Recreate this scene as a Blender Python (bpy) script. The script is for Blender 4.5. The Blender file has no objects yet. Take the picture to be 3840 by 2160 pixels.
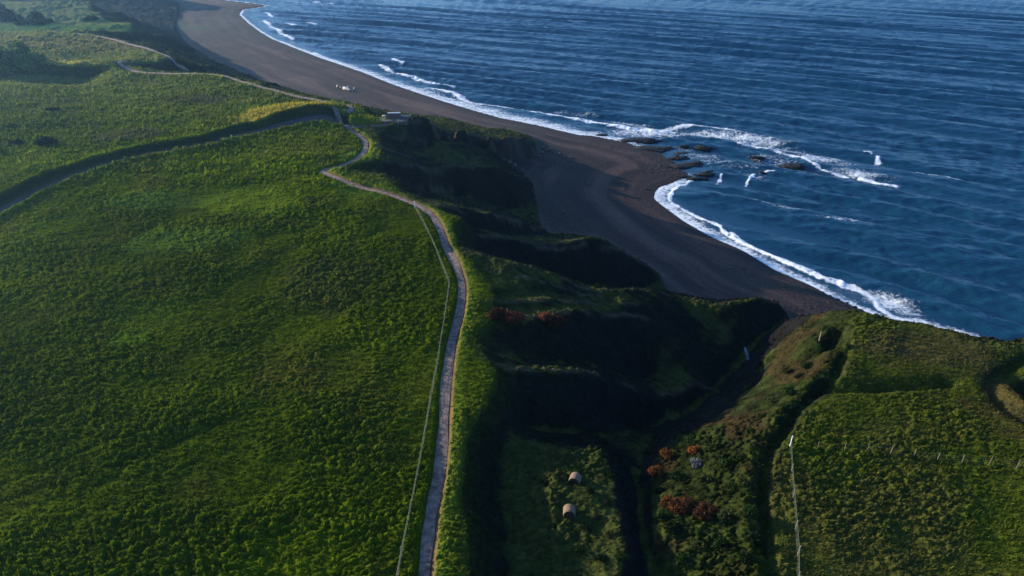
import bpy, bmesh, math, random
import numpy as np

# ---------------------------------------------------------------- camera, sky, sun, exposure
sc = bpy.context.scene
PITCH, FOC, CAMH = 31.0, 2560.0, 48.0
cam_d = bpy.data.cameras.new("camera")
cam = bpy.data.objects.new("camera", cam_d)
sc.collection.objects.link(cam)
cam_d.sensor_width = 36.0
cam_d.lens = FOC / 3840 * 36.0
cam_d.clip_start = 0.5
cam_d.clip_end = 20000
cam.location = (0, 0, CAMH)
cam.rotation_euler = (math.radians(90 - PITCH), 0, 0)
sc.camera = cam

SUN_EL = math.radians(12.8)
SUN_AZ = (-0.894, 0.447)                     # horizontal direction towards the sun
world = bpy.data.worlds.new("World")
sc.world = world
world.use_nodes = True
wn = world.node_tree
bg = wn.nodes["Background"]
sky = wn.nodes.new("ShaderNodeTexSky")
sky.sky_type = 'NISHITA'
sky.sun_disc = False
sky.sun_elevation = SUN_EL
sky.sun_rotation = math.atan2(SUN_AZ[0], SUN_AZ[1])
sky.air_density = 1.0
sky.dust_density = 1.2
sky.ozone_density = 6.0
wn.links.new(sky.outputs[0], bg.inputs[0])
bg.inputs[1].default_value = 0.16
sun_d = bpy.data.lights.new("sun", 'SUN')
sun_d.energy = 4.8
sun_d.angle = math.radians(0.5)
sun_d.color = (1.0, 0.88, 0.66)
sun = bpy.data.objects.new("sun", sun_d)
sc.collection.objects.link(sun)
from mathutils import Vector
sdir = Vector((SUN_AZ[0] * math.cos(SUN_EL), SUN_AZ[1] * math.cos(SUN_EL), math.sin(SUN_EL)))
sun.rotation_euler = sdir.to_track_quat('Z', 'Y').to_euler()
sun.location = (-60, 30, 90)
sc.view_settings.view_transform = 'Standard'
sc.view_settings.look = 'None'
sc.view_settings.exposure = 1.0
sc.view_settings.gamma = 1.0
sc.cycles.use_denoising = True
sc.cycles.volume_bounces = 0
sc.cycles.max_bounces = 5
sc.cycles.diffuse_bounces = 2

rng = np.random.default_rng(7)
random.seed(7)
SEA = -22.0

# ---------------------------------------------------------------- helpers
_t = math.radians(PITCH); _s, _c = math.sin(_t), math.cos(_t)
def P(x, y, z=0.0):
    """a surveyed point: the place at height z seen in direction (x, y)"""
    u = (x - 1920) / FOC; v = (1080 - y) / FOC
    d = (u, _c + v * _s, -_s + v * _c)
    k = (z - CAMH) / d[2]
    return (d[0] * k, d[1] * k, z)

def PL(pts, z=0.0):
    return np.array([P(p[0], p[1], p[2] if len(p) > 2 else z) for p in pts])

_RC = {}
def resample(pl, step, smooth=True):
    pl = np.asarray(pl, float); key = (pl.tobytes(), step, smooth)
    if key not in _RC: _RC[key] = _resample(pl, step, smooth)
    return _RC[key]

def _resample(pl, step, smooth):
    if smooth and len(pl) > 2:
        out = []
        n = len(pl)
        for i in range(n - 1):
            p0, p1, p2, p3 = pl[max(i - 1, 0)], pl[i], pl[i + 1], pl[min(i + 2, n - 1)]
            m = max(2, int(np.linalg.norm(p2 - p1) / step))
            for k in range(m):
                t = k / m
                out.append(0.5 * ((2 * p1) + (-p0 + p2) * t + (2 * p0 - 5 * p1 + 4 * p2 - p3) * t * t + (-p0 + 3 * p1 - 3 * p2 + p3) * t ** 3))
        out.append(pl[-1])
        return np.array(out)
    out = []
    for i in range(len(pl) - 1):
        m = max(1, int(np.linalg.norm(pl[i + 1] - pl[i]) / step))
        for k in range(m):
            out.append(pl[i] + (pl[i + 1] - pl[i]) * k / m)
    out.append(pl[-1])
    return np.array(out)

def hsh(ix, iy, s):
    a = np.sin(ix * 127.1 + iy * 311.7 + s * 74.7) * 43758.5453
    return a - np.floor(a)

def vnoise(x, y, s=0):
    ix, iy = np.floor(x), np.floor(y)
    fx, fy = x - ix, y - iy
    fx = fx * fx * (3 - 2 * fx); fy = fy * fy * (3 - 2 * fy)
    a, b = hsh(ix, iy, s), hsh(ix + 1, iy, s)
    c, d = hsh(ix, iy + 1, s), hsh(ix + 1, iy + 1, s)
    return (a + (b - a) * fx) * (1 - fy) + (c + (d - c) * fx) * fy

def fbm(x, y, s=0, o=4, g=0.5):
    r = 0; a = 1; t = 0
    for k in range(o):
        r = r + a * vnoise(x * 2 ** k + 17.3 * k, y * 2 ** k - 9.1 * k, s + k); t += a; a *= g
    return r / t

def worley(x, y, s=0):
    """distance to the nearest scattered point, and a random value of that point"""
    ix, iy = np.floor(x), np.floor(y)
    best = np.full(x.shape, 9.0); val = np.zeros(x.shape)
    for dx in (-1, 0, 1):
        for dy in (-1, 0, 1):
            cx, cy = ix + dx, iy + dy
            px = cx + hsh(cx, cy, s); py = cy + hsh(cx, cy, s + 5)
            d = (x - px) ** 2 + (y - py) ** 2
            m = d < best
            best = np.where(m, d, best)
            val = np.where(m, hsh(cx, cy, s + 11), val)
    return np.sqrt(best), val

def sstep(a, b, x):
    t = np.clip((x - a) / (b - a), 0, 1)
    return t * t * (3 - 2 * t)

def pdist(x, y, pl, margin=1e9, want_t=False, want_side=False):
    """distance of points to a polyline (far ones get 1e6)"""
    pl = np.asarray(pl)[:, :2]
    D = np.full(x.shape, 1e6); T = np.zeros(x.shape); S = np.zeros(x.shape)
    sel = (x > pl[:, 0].min() - margin) & (x < pl[:, 0].max() + margin) & (y > pl[:, 1].min() - margin) & (y < pl[:, 1].max() + margin)
    idx = np.nonzero(sel)[0] if x.ndim == 1 else None
    if x.ndim != 1:
        r = pdist(x.ravel(), y.ravel(), pl, margin, True, True)
        r = [q.reshape(x.shape) for q in r]
        return r[0] if not (want_t or want_side) else r
    xs, ys = x[idx], y[idx]
    d = np.full(xs.shape, 1e6); t = np.zeros(xs.shape); sd = np.zeros(xs.shape)
    acc = 0
    for i in range(len(pl) - 1):
        a, b = pl[i], pl[i + 1]
        L = math.hypot(*(b - a))
        if L < 1e-6: continue
        bx = (xs > min(a[0], b[0]) - margin) & (xs < max(a[0], b[0]) + margin) & (ys > min(a[1], b[1]) - margin) & (ys < max(a[1], b[1]) + margin)
        j = np.nonzero(bx)[0]
        if len(j):
            dx, dy = (b - a) / L
            qx, qy = xs[j] - a[0], ys[j] - a[1]
            u = np.clip(qx * dx + qy * dy, 0, L)
            ex, ey = qx - u * dx, qy - u * dy
            dd = np.sqrt(ex * ex + ey * ey)
            m = dd < d[j]
            jj = j[m]
            d[jj] = dd[m]; t[jj] = acc + u[m]; sd[jj] = (dx * qy - dy * qx)[m]
        acc += L
    D[idx] = d; T[idx] = t; S[idx] = sd
    if want_t or want_side:
        return D, T, S
    return D

def inpoly(x, y, poly):
    poly = np.asarray(poly)[:, :2]
    r = np.zeros(x.shape, bool)
    n = len(poly)
    for i in range(n):
        x1, y1 = poly[i]; x2, y2 = poly[(i + 1) % n]
        if y1 == y2: continue
        c = (y1 > y) != (y2 > y)
        r ^= c & (x < (x2 - x1) * (y - y1) / (y2 - y1) + x1)
    return r

# ---------------------------------------------------------------- survey of the coast (x, y bearing, height)
PLATEAU = PL([(1735, 2300), (1740, 2160), (1750, 1900), (1757, 1700), (1768, 1600), (1840, 1500), (1890, 1435), (1870, 1385), (1810, 1320),
    (1790, 1290), (1775, 1240), (1840, 1200), (1860, 1130), (1850, 1080), (1810, 1020), (1740, 965), (1712, 935), (1710, 905), (1722, 880),
    (1730, 850), (1740, 822), (1720, 800), (1650, 785), (1600, 768), (1559, 742), (1505, 721), (1483, 692), (1458, 668), (1408, 657), (1361, 657),
    (1290, 648), (1250, 637), (1260, 633), (1300, 627), (1350, 611), (1400, 604), (1430, 596), (1425, 570), (1405, 545), (1400, 520), (1395, 505),
    (1360, 489), (1335, 480), (1312, 474), (1345, 468), (1420, 461), (1470, 464), (1530, 452), (1525, 446), (1500, 437), (1440, 436), (1400, 430), (1378, 428),
    (1366, 402), (1330, 384), (1240, 377), (1174, 369), (1112, 359), (1062, 348), (1000, 333), (930, 314), (860, 295), (745, 281),
    (646, 277), (560, 269), (500, 261), (470, 254), (475, 246), (500, 243), (560, 240), (651, 228), (640, 221), (560, 182), (497, 168),
    (422, 148), (348, 134), (330, 128), (345, 121), (430, 119), (515, 116), (500, 86), (440, 80), (400, 75), (372, 60), (350, 40), (340, 22),
    (345, 11), (200, 8), (0, 3), (-300, -10), (-1200, -30), (-4000, 300), (-6000, 1500), (-3000, 2900), (1700, 2900)])
RFIELD = PL([(2880, 2600), (2880, 1700), (2950, 1620), (3010, 1540), (3100, 1460), (3130, 1400), (3170, 1330), (3170, 1260), (3165, 1212),
    (3200, 1196), (3330, 1212), (3504, 1240), (3653, 1286), (3728, 1300), (3772, 1300), (3860, 1290), (4400, 1270), (5200, 1400), (5200, 2900), (2900, 2900)], -1.5)
PATHPX = [(1588, 2160), (1614, 1937), (1643, 1788), (1659, 1639), (1672, 1440), (1696, 1267), (1721, 1167), (1731, 1068), (1712, 993),
    (1672, 919), (1655, 869), (1630, 819), (1593, 780), (1536, 750), (1479, 730), (1415, 712), (1343, 696), (1272, 672), (1222, 652), (1208, 642),
    (1222, 636), (1254, 628), (1308, 610), (1343, 590), (1363, 570), (1371, 549), (1367, 525), (1351, 506), (1326, 489), (1306, 479)]
PATH = PL([(1560, 2420), (1575, 2290)] + PATHPX)
PATH2 = PL([(1306, 479, 0), (1286, 467, -.5), (1266, 456, -1), (1262, 446, -.8), (1282, 437, -.3), (1304, 427, 0), (1318, 414), (1311, 401), (1286, 394), (1254, 387), (1224, 383), (1174, 376),
    (1112, 367), (1062, 356), (1025, 346), (994, 340), (919, 320), (845, 298), (745, 288), (646, 284), (547, 278), (487, 268), (455, 256), (462, 245), (482, 242)])
PATH3 = PL([(700, 229, -1), (651, 226), (616, 209), (557, 189), (497, 174), (422, 154), (348, 139), (288, 132)])
PATH4 = PL([(1306, 479), (1330, 471), (1370, 465), (1420, 461), (1451, 457)])
LANE = PL([(-500, 1010), (-150, 850), (0, 778), (80, 738), (149, 709), (298, 646), (447, 601), (596, 574), (745, 550), (894, 523, -1.0), (1043, 504, -2.0), (1170, 487, -2.2), (1240, 474, -1.5), (1280, 466, -.5)])
RAVINE = PL([(2440, 2600, -4.4), (2425, 2160, -4.4), (2400, 1850, -4.8), (2430, 1680, -7.8), (2560, 1560, -12), (2680, 1470, -15), (2760, 1400, -17), (2800, 1330, -18), (2880, 1262, -19), (2985, 1206, -20)])

RIDGES = [
 [(1525, 446, -1), (1559, 434, -1.5), (1595, 432, -2), (1649, 439, -3), (1702, 453, -4), (1756, 473, -6.5), (1810, 482, -8.5), (1882, 494, -11), (1925, 492, -12), (1964, 500, -13), (1997, 516, -14), (2014, 531, -15), (2019, 556, -17.5)],
 [(1648, 486, -9), (1699, 501, -11), (1774, 506, -12), (1846, 516, -13), (1900, 522, -14), (1953, 541, -16)],
 [(1430, 495, 0), (1448, 493, -.5), (1487, 502, -1.5), (1523, 514, -4), (1577, 536, -7.5), (1631, 549, -10), (1702, 556, -12), (1738, 576, -14), (1792, 592, -17), (1846, 617, -19)],
 [(1405, 540, 0), (1433, 552, 0), (1505, 575, -1.5), (1541, 584, -3), (1577, 601, -5), (1613, 619, -7)],
 [(1430, 597, 0), (1444, 597, 0), (1480, 607, -1), (1541, 615, -2.5), (1613, 620, -5), (1677, 616, -7), (1738, 624, -8.5), (1781, 633, -9.5), (1828, 628, -10), (1857, 631, -10.5), (1900, 647, -13), (1943, 664, -16), (1989, 674, -18.5)],
 [(1448, 660, 0), (1498, 671, -1.5), (1523, 676, -3), (1559, 690, -5), (1595, 706, -8), (1631, 723, -11), (1700, 750, -15)],
 [(1600, 762, 0), (1648, 768, -.5), (1702, 770, -1), (1738, 778, -1.5), (1802, 792, -3.5), (1876, 797, -6), (1918, 807, -8.5), (1971, 825, -12), (2007, 841, -15), (2043, 855, -19)],
 [(1804, 888, -4), (1865, 880, -4.5), (1931, 888, -5.5), (1997, 905, -7), (2069, 905, -8), (2141, 899, -8.5), (2180, 891, -8), (2224, 884, -8), (2262, 891, -8.5), (2287, 910, -9), (2318, 930, -11), (2373, 966, -14), (2428, 993, -16), (2472, 1032, -18), (2505, 1087, -19.5)],
 [(2010, 925, -8), (2100, 930, -9), (2200, 922, -9.5), (2280, 922, -9.5)],
 [(1705, 942, 0), (1782, 952, -.2), (1848, 971, -.5), (1931, 982, -.9), (1998, 999, -1.4), (2069, 1026, -2.1), (2125, 1048, -2.9), (2180, 1070, -3.7), (2235, 1087, -4.7), (2290, 1087, -5.8), (2373, 1086, -8), (2439, 1087, -11), (2483, 1098, -15), (2528, 1104, -19)],
 [(1800, 1000, -.1), (1865, 1012, -.5), (1986, 1043, -1.4), (2097, 1070, -2.7), (2207, 1101, -4.3), (2262, 1117, -5.4)],
 [(1800, 1117, 0), (1876, 1117, -.4), (2020, 1117, -1.4), (2152, 1119, -2.6), (2263, 1120, -4), (2340, 1137, -5.4), (2450, 1150, -9)],
 [(1800, 1180, -.1), (1960, 1180, -1), (2150, 1170, -2.7), (2300, 1180, -5), (2428, 1200, -8.5)],
 [(2528, 1112, -14.5), (2550, 1123, -14), (2621, 1131, -14), (2704, 1145, -14), (2787, 1140, -14), (2887, 1133, -15.5), (2925, 1153, -17), (2969, 1195, -19.3)],
 [(1775, 1300, 0), (1821, 1363, -.6), (1909, 1385, -1), (2008, 1385, -1.5), (2124, 1385, -2), (2207, 1385, -2.6), (2262, 1399, -3.6), (2318, 1421, -5.2), (2373, 1446, -7), (2428, 1468, -9), (2483, 1480, -10.5), (2539, 1470, -11), (2600, 1440, -11.5), (2670, 1450, -13.5)],
 [(1740, 1297, 0), (1782, 1305, -.3), (1848, 1319, -1.2), (1900, 1340, -2)],
 # terrace with the two bales and the small crest that ends it
 [(2080, 2600, -2.4), (2080, 2160, -2.4), (2060, 1950, -2.4), (2060, 1800, -2.5), (2090, 1720, -3.0)],
 [(2320, 2600, -1.9), (2345, 2160, -1.9), (2330, 2000, -1.9), (2330, 1850, -2.0), (2310, 1760, -2.2), (2240, 1690, -2.8), (2160, 1680, -3.0), (2090, 1720, -3.1)],
 # ravine's right bank
 [(2560, 2600, -3.4), (2540, 2160, -3.2), (2475, 2000, -3.0), (2468, 1880, -3.1), (2440, 1760, -3.6), (2470, 1668, -6.0), (2540, 1630, -7.0), (2610, 1580, -8), (2680, 1515, -9.5), (2750, 1500, -10.5), (2775, 1440, -11.5), (2800, 1375, -13.5), (2860, 1335, -15), (2920, 1286, -15.5), (2862, 1264, -17.5), (2900, 1225, -18), (2967, 1199, -18.3)],
 [(2700, 2600, -2.4), (2700, 2160, -2.4), (2700, 1900, -2.4), (2700, 1750, -2.7), (2760, 1640, -3.2), (2850, 1540, -4), (2930, 1440, -4.5), (2990, 1340, -5), (3010, 1262, -5.5), (3010, 1220, -6)],
 [(2850, 2600, -1.8), (2840, 2160, -1.8), (2830, 1900, -1.8), (2840, 1700, -1.9), (2920, 1600, -2), (3000, 1500, -2), (3090, 1400, -2), (3120, 1300, -2)],
 [(2967, 1197, -18), (3007, 1184, -8), (3057, 1174, -5.5), (3121, 1169, -3), (3181, 1172, -2), (3255, 1184, -1.8), (3330, 1199, -1.7), (3430, 1212, -1.7), (3504, 1227, -1.7), (3578, 1251, -1.6), (3653, 1274, -1.6), (3728, 1290, -1.6), (3772, 1290, -1.6), (3860, 1279, -1.5), (4400, 1250, -1.5)],
 # spurs and hollow crests further up the coast
 [(651, 228, 0), (720, 230, -2), (795, 243, -6), (845, 256, -9), (870, 268, -11), (919, 283, -15), (969, 309, -19)],
 [(905, 305, -5), (950, 308, -6.5), (989, 311, -8.5), (1040, 314, -10), (1068, 317, -11), (1108, 338, -15), (1138, 360, -19)],
 [(345, 122, 0), (430, 120, 0), (510, 119, 0), (545, 106, -2), (621, 129, -8), (696, 169, -14), (745, 194, -16.5), (795, 224, -19)],
 [(373, 45, 0), (422, 42, -2), (447, 45, -5), (497, 80, -8), (540, 98, -10)],
 [(1440, 436, -.5), (1425, 428, -1.5), (1400, 414, -6), (1385, 410, -9)],
]
HOLLOWS = [
 [(1850, 1105, -.8), (1960, 1104, -1.9), (2100, 1108, -3.4), (2262, 1117, -6)],
 [(1850, 1160, -.5), (1960, 1160, -1.6), (2150, 1150, -3.6), (2300, 1158, -6.4)],
 [(2300, 1110, -9.5), (2440, 1110, -14), (2520, 1112, -18)],
 [(1900, 2600, -2.5), (1900, 2160, -2.5), (1900, 1950, -2.6), (1900, 1780, -3.0)],
 [(2600, 1500, -12.5), (2700, 1480, -14.5)],
]
def foot(crest, px, k=1.1):
    """foot of the steep face under a crest, where the line of sight (x, y) meets a slope of 1:k"""
    c = np.array(crest, float); out = []
    for x, y in px:
        yy = np.interp(x, c[:, 0], c[:, 1]); zc = np.interp(x, c[:, 0], c[:, 2])
        Dc = math.hypot(*P(x, yy, zc)[:2]); T = CAMH / math.hypot(*P(x, y, 0)[:2])
        zf = (CAMH / T - Dc + k * zc) / (k + 1 / T)
        out.append((x, y, max(-19.4, min(zf, zc - .3))))
    return out
FACES = [
 (RIDGES[0], [(1500, 468), (1560, 500), (1620, 515), (1700, 530), (1800, 560), (1900, 575), (1990, 585)], 1.3),
 (RIDGES[2], [(1450, 520), (1500, 540), (1560, 560), (1640, 585), (1740, 605), (1830, 622)], 1.1),
 (RIDGES[3], [(1450, 578), (1500, 592), (1560, 606), (1605, 615)], 1.1),
 ([(1260, 633, 0), (1300, 627, 0), (1350, 611, 0), (1400, 604, 0)] + RIDGES[4][1:], [(1290, 640), (1350, 646), (1420, 651), (1480, 663), (1560, 684), (1650, 722), (1780, 757), (1900, 790), (1980, 798)], 1.2),
 (RIDGES[5], [(1530, 717), (1580, 742), (1640, 758), (1720, 772)], 1.1),
 (RIDGES[6], [(1735, 850), (1790, 858), (1860, 864), (1950, 880), (2040, 888)], 1.1),
 ([(1735, 880, -2)] + RIDGES[7], [(1745, 935), (1800, 952), (1860, 968), (1940, 982), (2000, 997), (2080, 1030), (2180, 1068), (2300, 1084), (2440, 1085)], 1.1),
 ([(1850, 1250, -.7), (1990, 1262, -1.6), (2150, 1240, -3.3), (2300, 1230, -6), (2440, 1215, -9), (2560, 1190, -12)], [(1960, 1320), (2040, 1374), (2120, 1376), (2210, 1376), (2320, 1410), (2430, 1440)], 1.6),
 (RIDGES[14], [(1950, 1600), (2050, 1615), (2150, 1622), (2250, 1625), (2400, 1612), (2480, 1590)], 1.5),
 ([(460, 252, 0), (500, 243, 0), (560, 240, 0), (651, 228, 0), (720, 230, -2), (795, 243, -6), (845, 256, -9), (870, 268, -11), (919, 283, -15)], [(510, 258), (560, 266), (650, 275), (745, 281), (830, 291), (900, 302)], .8),
 (RIDGES[23], [(940, 318), (1000, 333), (1060, 347), (1120, 362)], .8),
 (RIDGES[24], [(360, 134), (422, 146), (497, 164), (560, 180), (620, 212), (700, 224)], .8),
 (RIDGES[25], [(400, 72), (450, 85), (500, 98)], .8),
]
HOLLOWS += [foot(*f) for f in FACES]
GREEN_VALLEY = PL([(-300, 262, 0), (0, 262, 0), (100, 272, 0), (250, 280, 0), (400, 282, 0), (500, 282, 0), (620, 292, 0)])
BASE = PL([(520, -70), (600, -20), (680, 15), (680, 55), (665, 95), (680, 130), (705, 165), (745, 196), (795, 226), (870, 262), (930, 292), (969, 309), (1020, 318),
    (1100, 336), (1138, 360), (1200, 373), (1290, 390), (1380, 412), (1430, 430), (1525, 436), (1600, 428), (1700, 449), (1810, 478), (1925, 490),
    (1997, 513), (2020, 540), (2022, 578), (1960, 590), (1900, 600), (1850, 618), (1885, 632), (1943, 664), (1989, 674), (2011, 703), (2016, 742),
    (2032, 793), (2043, 855), (2060, 876), (2120, 874), (2180, 884), (2262, 889), (2318, 930), (2373, 966), (2428, 993), (2472, 1032), (2506, 1087),
    (2528, 1104), (2550, 1118), (2621, 1129), (2704, 1141), (2787, 1137), (2887, 1131), (2925, 1151), (2969, 1193)], -19.5)
_cr = PL([(3007, 1184, -8), (3057, 1174, -5.5), (3121, 1169, -3), (3181, 1172, -2), (3255, 1184, -1.8), (3430, 1212, -1.7), (3578, 1251, -1.6), (3728, 1290, -1.6), (3860, 1279, -1.5), (4400, 1250, -1.5), (5200, 1350, -1.5), (8000, 2000, -1.5)])
_off = np.array([5, 8, 10, 11, 12, 13, 14, 14, 14, 14, 14, 14.0])
_hb = _cr + np.c_[_off * .5, _off * .86, np.zeros(12)]; _hb[:, 2] = -19.5
BASE = np.vstack([BASE, _hb])
SHORE = PL([(300, -110), (600, -60), (760, -20), (845, 0), (944, 12), (1004, 20), (960, 30), (909, 37), (899, 55), (929, 84), (969, 114), (1018, 144), (1093, 174), (1192, 213),
    (1280, 243), (1354, 268), (1479, 318), (1648, 375), (1777, 415), (1876, 442), (2000, 467), (2174, 507), (2224, 509), (2298, 524), (2345, 531),
    (2377, 545), (2485, 570), (2490, 587), (2530, 607), (2560, 639), (2582, 656), (2560, 670), (2518, 689), (2476, 702), (2459, 721), (2455, 745),
    (2492, 775), (2560, 827), (2659, 884), (2783, 938), (2908, 1013), (3047, 1073), (3106, 1107), (3231, 1162), (3275, 1182), (3400, 1240),
    (3600, 1320), (3840, 1420), (4400, 1600), (8000, 2500)], SEA)
ORD = ["first", "second", "third", "fourth", "fifth", "sixth", "seventh", "eighth", "ninth", "tenth", "eleventh", "twelfth", "thirteenth", "fourteenth",
       "fifteenth", "sixteenth", "seventeenth", "eighteenth", "nineteenth", "twentieth", "twenty-first", "twenty-second", "twenty-third", "twenty-fourth", "twenty-fifth", "twenty-sixth"]

# ---------------------------------------------------------------- base relief: membrane between the surveyed lines
GX0, GY0, GX1, GY1 = -420.0, -90.0, 480.0, 830.0
def raster(step):
    nx, ny = int((GX1 - GX0) / step) + 1, int((GY1 - GY0) / step) + 1
    X, Y = np.meshgrid(GX0 + np.arange(nx) * step, GY0 + np.arange(ny) * step)
    Z = np.zeros((ny, nx)); W = np.zeros((ny, nx))
    def put(pl, w=1.0):
        q = resample(pl, step * 0.5, False)
        ix = np.round((q[:, 0] - GX0) / step).astype(int); iy = np.round((q[:, 1] - GY0) / step).astype(int)
        ok = (ix >= 0) & (ix < nx) & (iy >= 0) & (iy < ny)
        np.add.at(Z, (iy[ok], ix[ok]), q[ok, 2]); np.add.at(W, (iy[ok], ix[ok]), 1)
    for r in RIDGES + HOLLOWS:
        put(PL(r))
    put(RAVINE)
    hill = np.array([(-420, 470, 8), (-330, 465, 3), (-250, 470, -4), (-205, 480, -10), (-185, 490, -15)], float); put(hill)
    put(np.array([(-420, 560, -15), (-250, 560, -17)], float))
    put(np.array([(-420, 372, -9), (-330, 366, -9), (-250, 360, -11), (-205, 362, -14)], float))
    M = W > 0
    Z[M] /= W[M]
    pm = inpoly(X, Y, PLATEAU); rm = inpoly(X, Y, RFIELD)
    Z[pm] = 0; M |= pm
    Z[rm] = -1.5; M |= rm
    # beach and sea bed
    bp = np.vstack([BASE[:, :2], [[3000, -500], [3000, 3000], [BASE[0, 0], 3000]]])
    sp = np.vstack([SHORE[:, :2], [[3000, -500], [3000, 3000], [SHORE[0, 0], 3000]]])
    bm = inpoly(X, Y, bp); sm = inpoly(X, Y, sp)
    dB = pdist(X, Y, BASE); dS = pdist(X, Y, SHORE)
    zb = -19.5 - 2.5 * dB / (dB + dS + 1e-6)
    zb = np.where(sm, SEA - 0.14 * dS, zb)
    zb = np.maximum(zb, -26)
    Z[bm] = zb[bm]; M |= bm
    M[:, -1] = True
    return X, Y, Z, M, bm, sm
Zp = None
for step in (8.0, 4.0, 2.0, 1.0):
    X, Y, Z, M, bm, sm = raster(step)
    if Zp is None:
        Zc = np.where(M, Z, -8.0)
    else:
        ny, nx = Z.shape
        fx = np.clip(np.arange(nx) / 2.0, 0, Zp.shape[1] - 1.001); fy = np.clip(np.arange(ny) / 2.0, 0, Zp.shape[0] - 1.001)
        ix, iy = fx.astype(int), fy.astype(int); ax, ay = fx - ix, (fy - iy)[:, None]
        Zc = (Zp[iy][:, ix] * (1 - ax) + Zp[iy][:, ix + 1] * ax) * (1 - ay) + (Zp[iy + 1][:, ix] * (1 - ax) + Zp[iy + 1][:, ix + 1] * ax) * ay
        Zc = np.where(M, Z, Zc)
    for it in range({8.0: 700, 4.0: 300, 2.0: 160, 1.0: 80}[step]):
        A = np.pad(Zc, 1, mode='edge')
        Zc = np.where(M, Z, 0.25 * (A[:-2, 1:-1] + A[2:, 1:-1] + A[1:-1, :-2] + A[1:-1, 2:]))
    Zp = Zc
for it in range(1):
    A = np.pad(Zc, 1, mode='edge')
    Zc = 0.5 * Zc + 0.125 * (A[:-2, 1:-1] + A[2:, 1:-1] + A[1:-1, :-2] + A[1:-1, 2:])
BASEZ = Zc
# soft masks on the same grid
dB = pdist(X, Y, BASE); dS = pdist(X, Y, SHORE)
SB = np.where(bm, dB, -dB)          # metres seaward of the cliff foot
SS = np.where(sm, dS, -dS)          # metres seaward of the waterline
pm = inpoly(X, Y, PLATEAU) | inpoly(X, Y, RFIELD)
SP = pm.astype(float)
for it in range(4):
    A = np.pad(SP, 1, mode='edge'); SP = 0.2 * (SP + A[:-2, 1:-1] + A[2:, 1:-1] + A[1:-1, :-2] + A[1:-1, 2:])

def bil(G, x, y):
    fx = np.clip((x - GX0), 0, G.shape[1] - 1.001); fy = np.clip((y - GY0), 0, G.shape[0] - 1.001)
    ix, iy = fx.astype(int), fy.astype(int); ax, ay = fx - ix, fy - iy
    return (G[iy, ix] * (1 - ax) + G[iy, ix + 1] * ax) * (1 - ay) + (G[iy + 1, ix] * (1 - ax) + G[iy + 1, ix + 1] * ax) * ay

# additive features: (polyline, half width, height, one-sided shift)
def bump(x, y, pl, w, h, m=None):
    d = pdist(x, y, resample(pl, 3.0), w * 3)
    return h * np.exp(-(d / w) ** 2)

def shift(pl, d):
    pl = resample(pl, 2.0)
    t = np.gradient(pl[:, :2], axis=0); t /= np.linalg.norm(t, axis=1)[:, None] + 1e-9
    q = pl.copy(); q[:, 0] -= t[:, 1] * d; q[:, 1] += t[:, 0] * d
    return q

HUMP = PL([(872, 470), (905, 455), (960, 446), (1043, 436), (1143, 428), (1215, 426)])
VALLEY_L = PL([(-400, 270), (0, 278), (100, 282), (250, 289), (380, 291), (430, 291)])
VALLEY_C = PL([(-400, 235), (0, 238), (100, 246), (250, 258), (350, 260), (440, 256)])
LEDGE = PL([(3060, 1462), (3097, 1463), (3242, 1463), (3355, 1457), (3507, 1450), (3560, 1445)], -1.5)
GULLY = PL([(3166, 1332), (3143, 1393), (3112, 1431), (3082, 1465), (3025, 1499), (2976, 1560), (2938, 1625), (2885, 1700), (2868, 1800), (2866, 1900), (2880, 2000), (2898, 2160), (2920, 2350)], -1.6)
GULLY2 = PL([(3158, 1226), (3137, 1264), (3118, 1290)], -1.6)
TRENCH = PL([(3057, 1286, -4.5), (2997, 1311, -5.5), (2908, 1346, -8.5), (2858, 1381, -11), (2838, 1435, -10), (2800, 1470, -10)])
TRENCH2 = PL([(3017, 1222, -7), (2967, 1247, -10), (2918, 1276, -13.5)])
RTRACK = PL([(3900, 1320), (3840, 1347), (3773, 1382), (3722, 1416), (3712, 1454), (3728, 1486), (3758, 1522), (3811, 1560), (3900, 1610), (4050, 1690)], -1.5)
RHOLE = PL([(3850, 1440), (3870, 1470), (3930, 1500)], -1.5)
SWALE = PL([(0, 1890), (300, 1800), (600, 1690), (800, 1600), (1000, 1530), (1150, 1480)])
SWALE2 = PL([(-100, 1870), (200, 1745), (420, 1650)])

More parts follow.
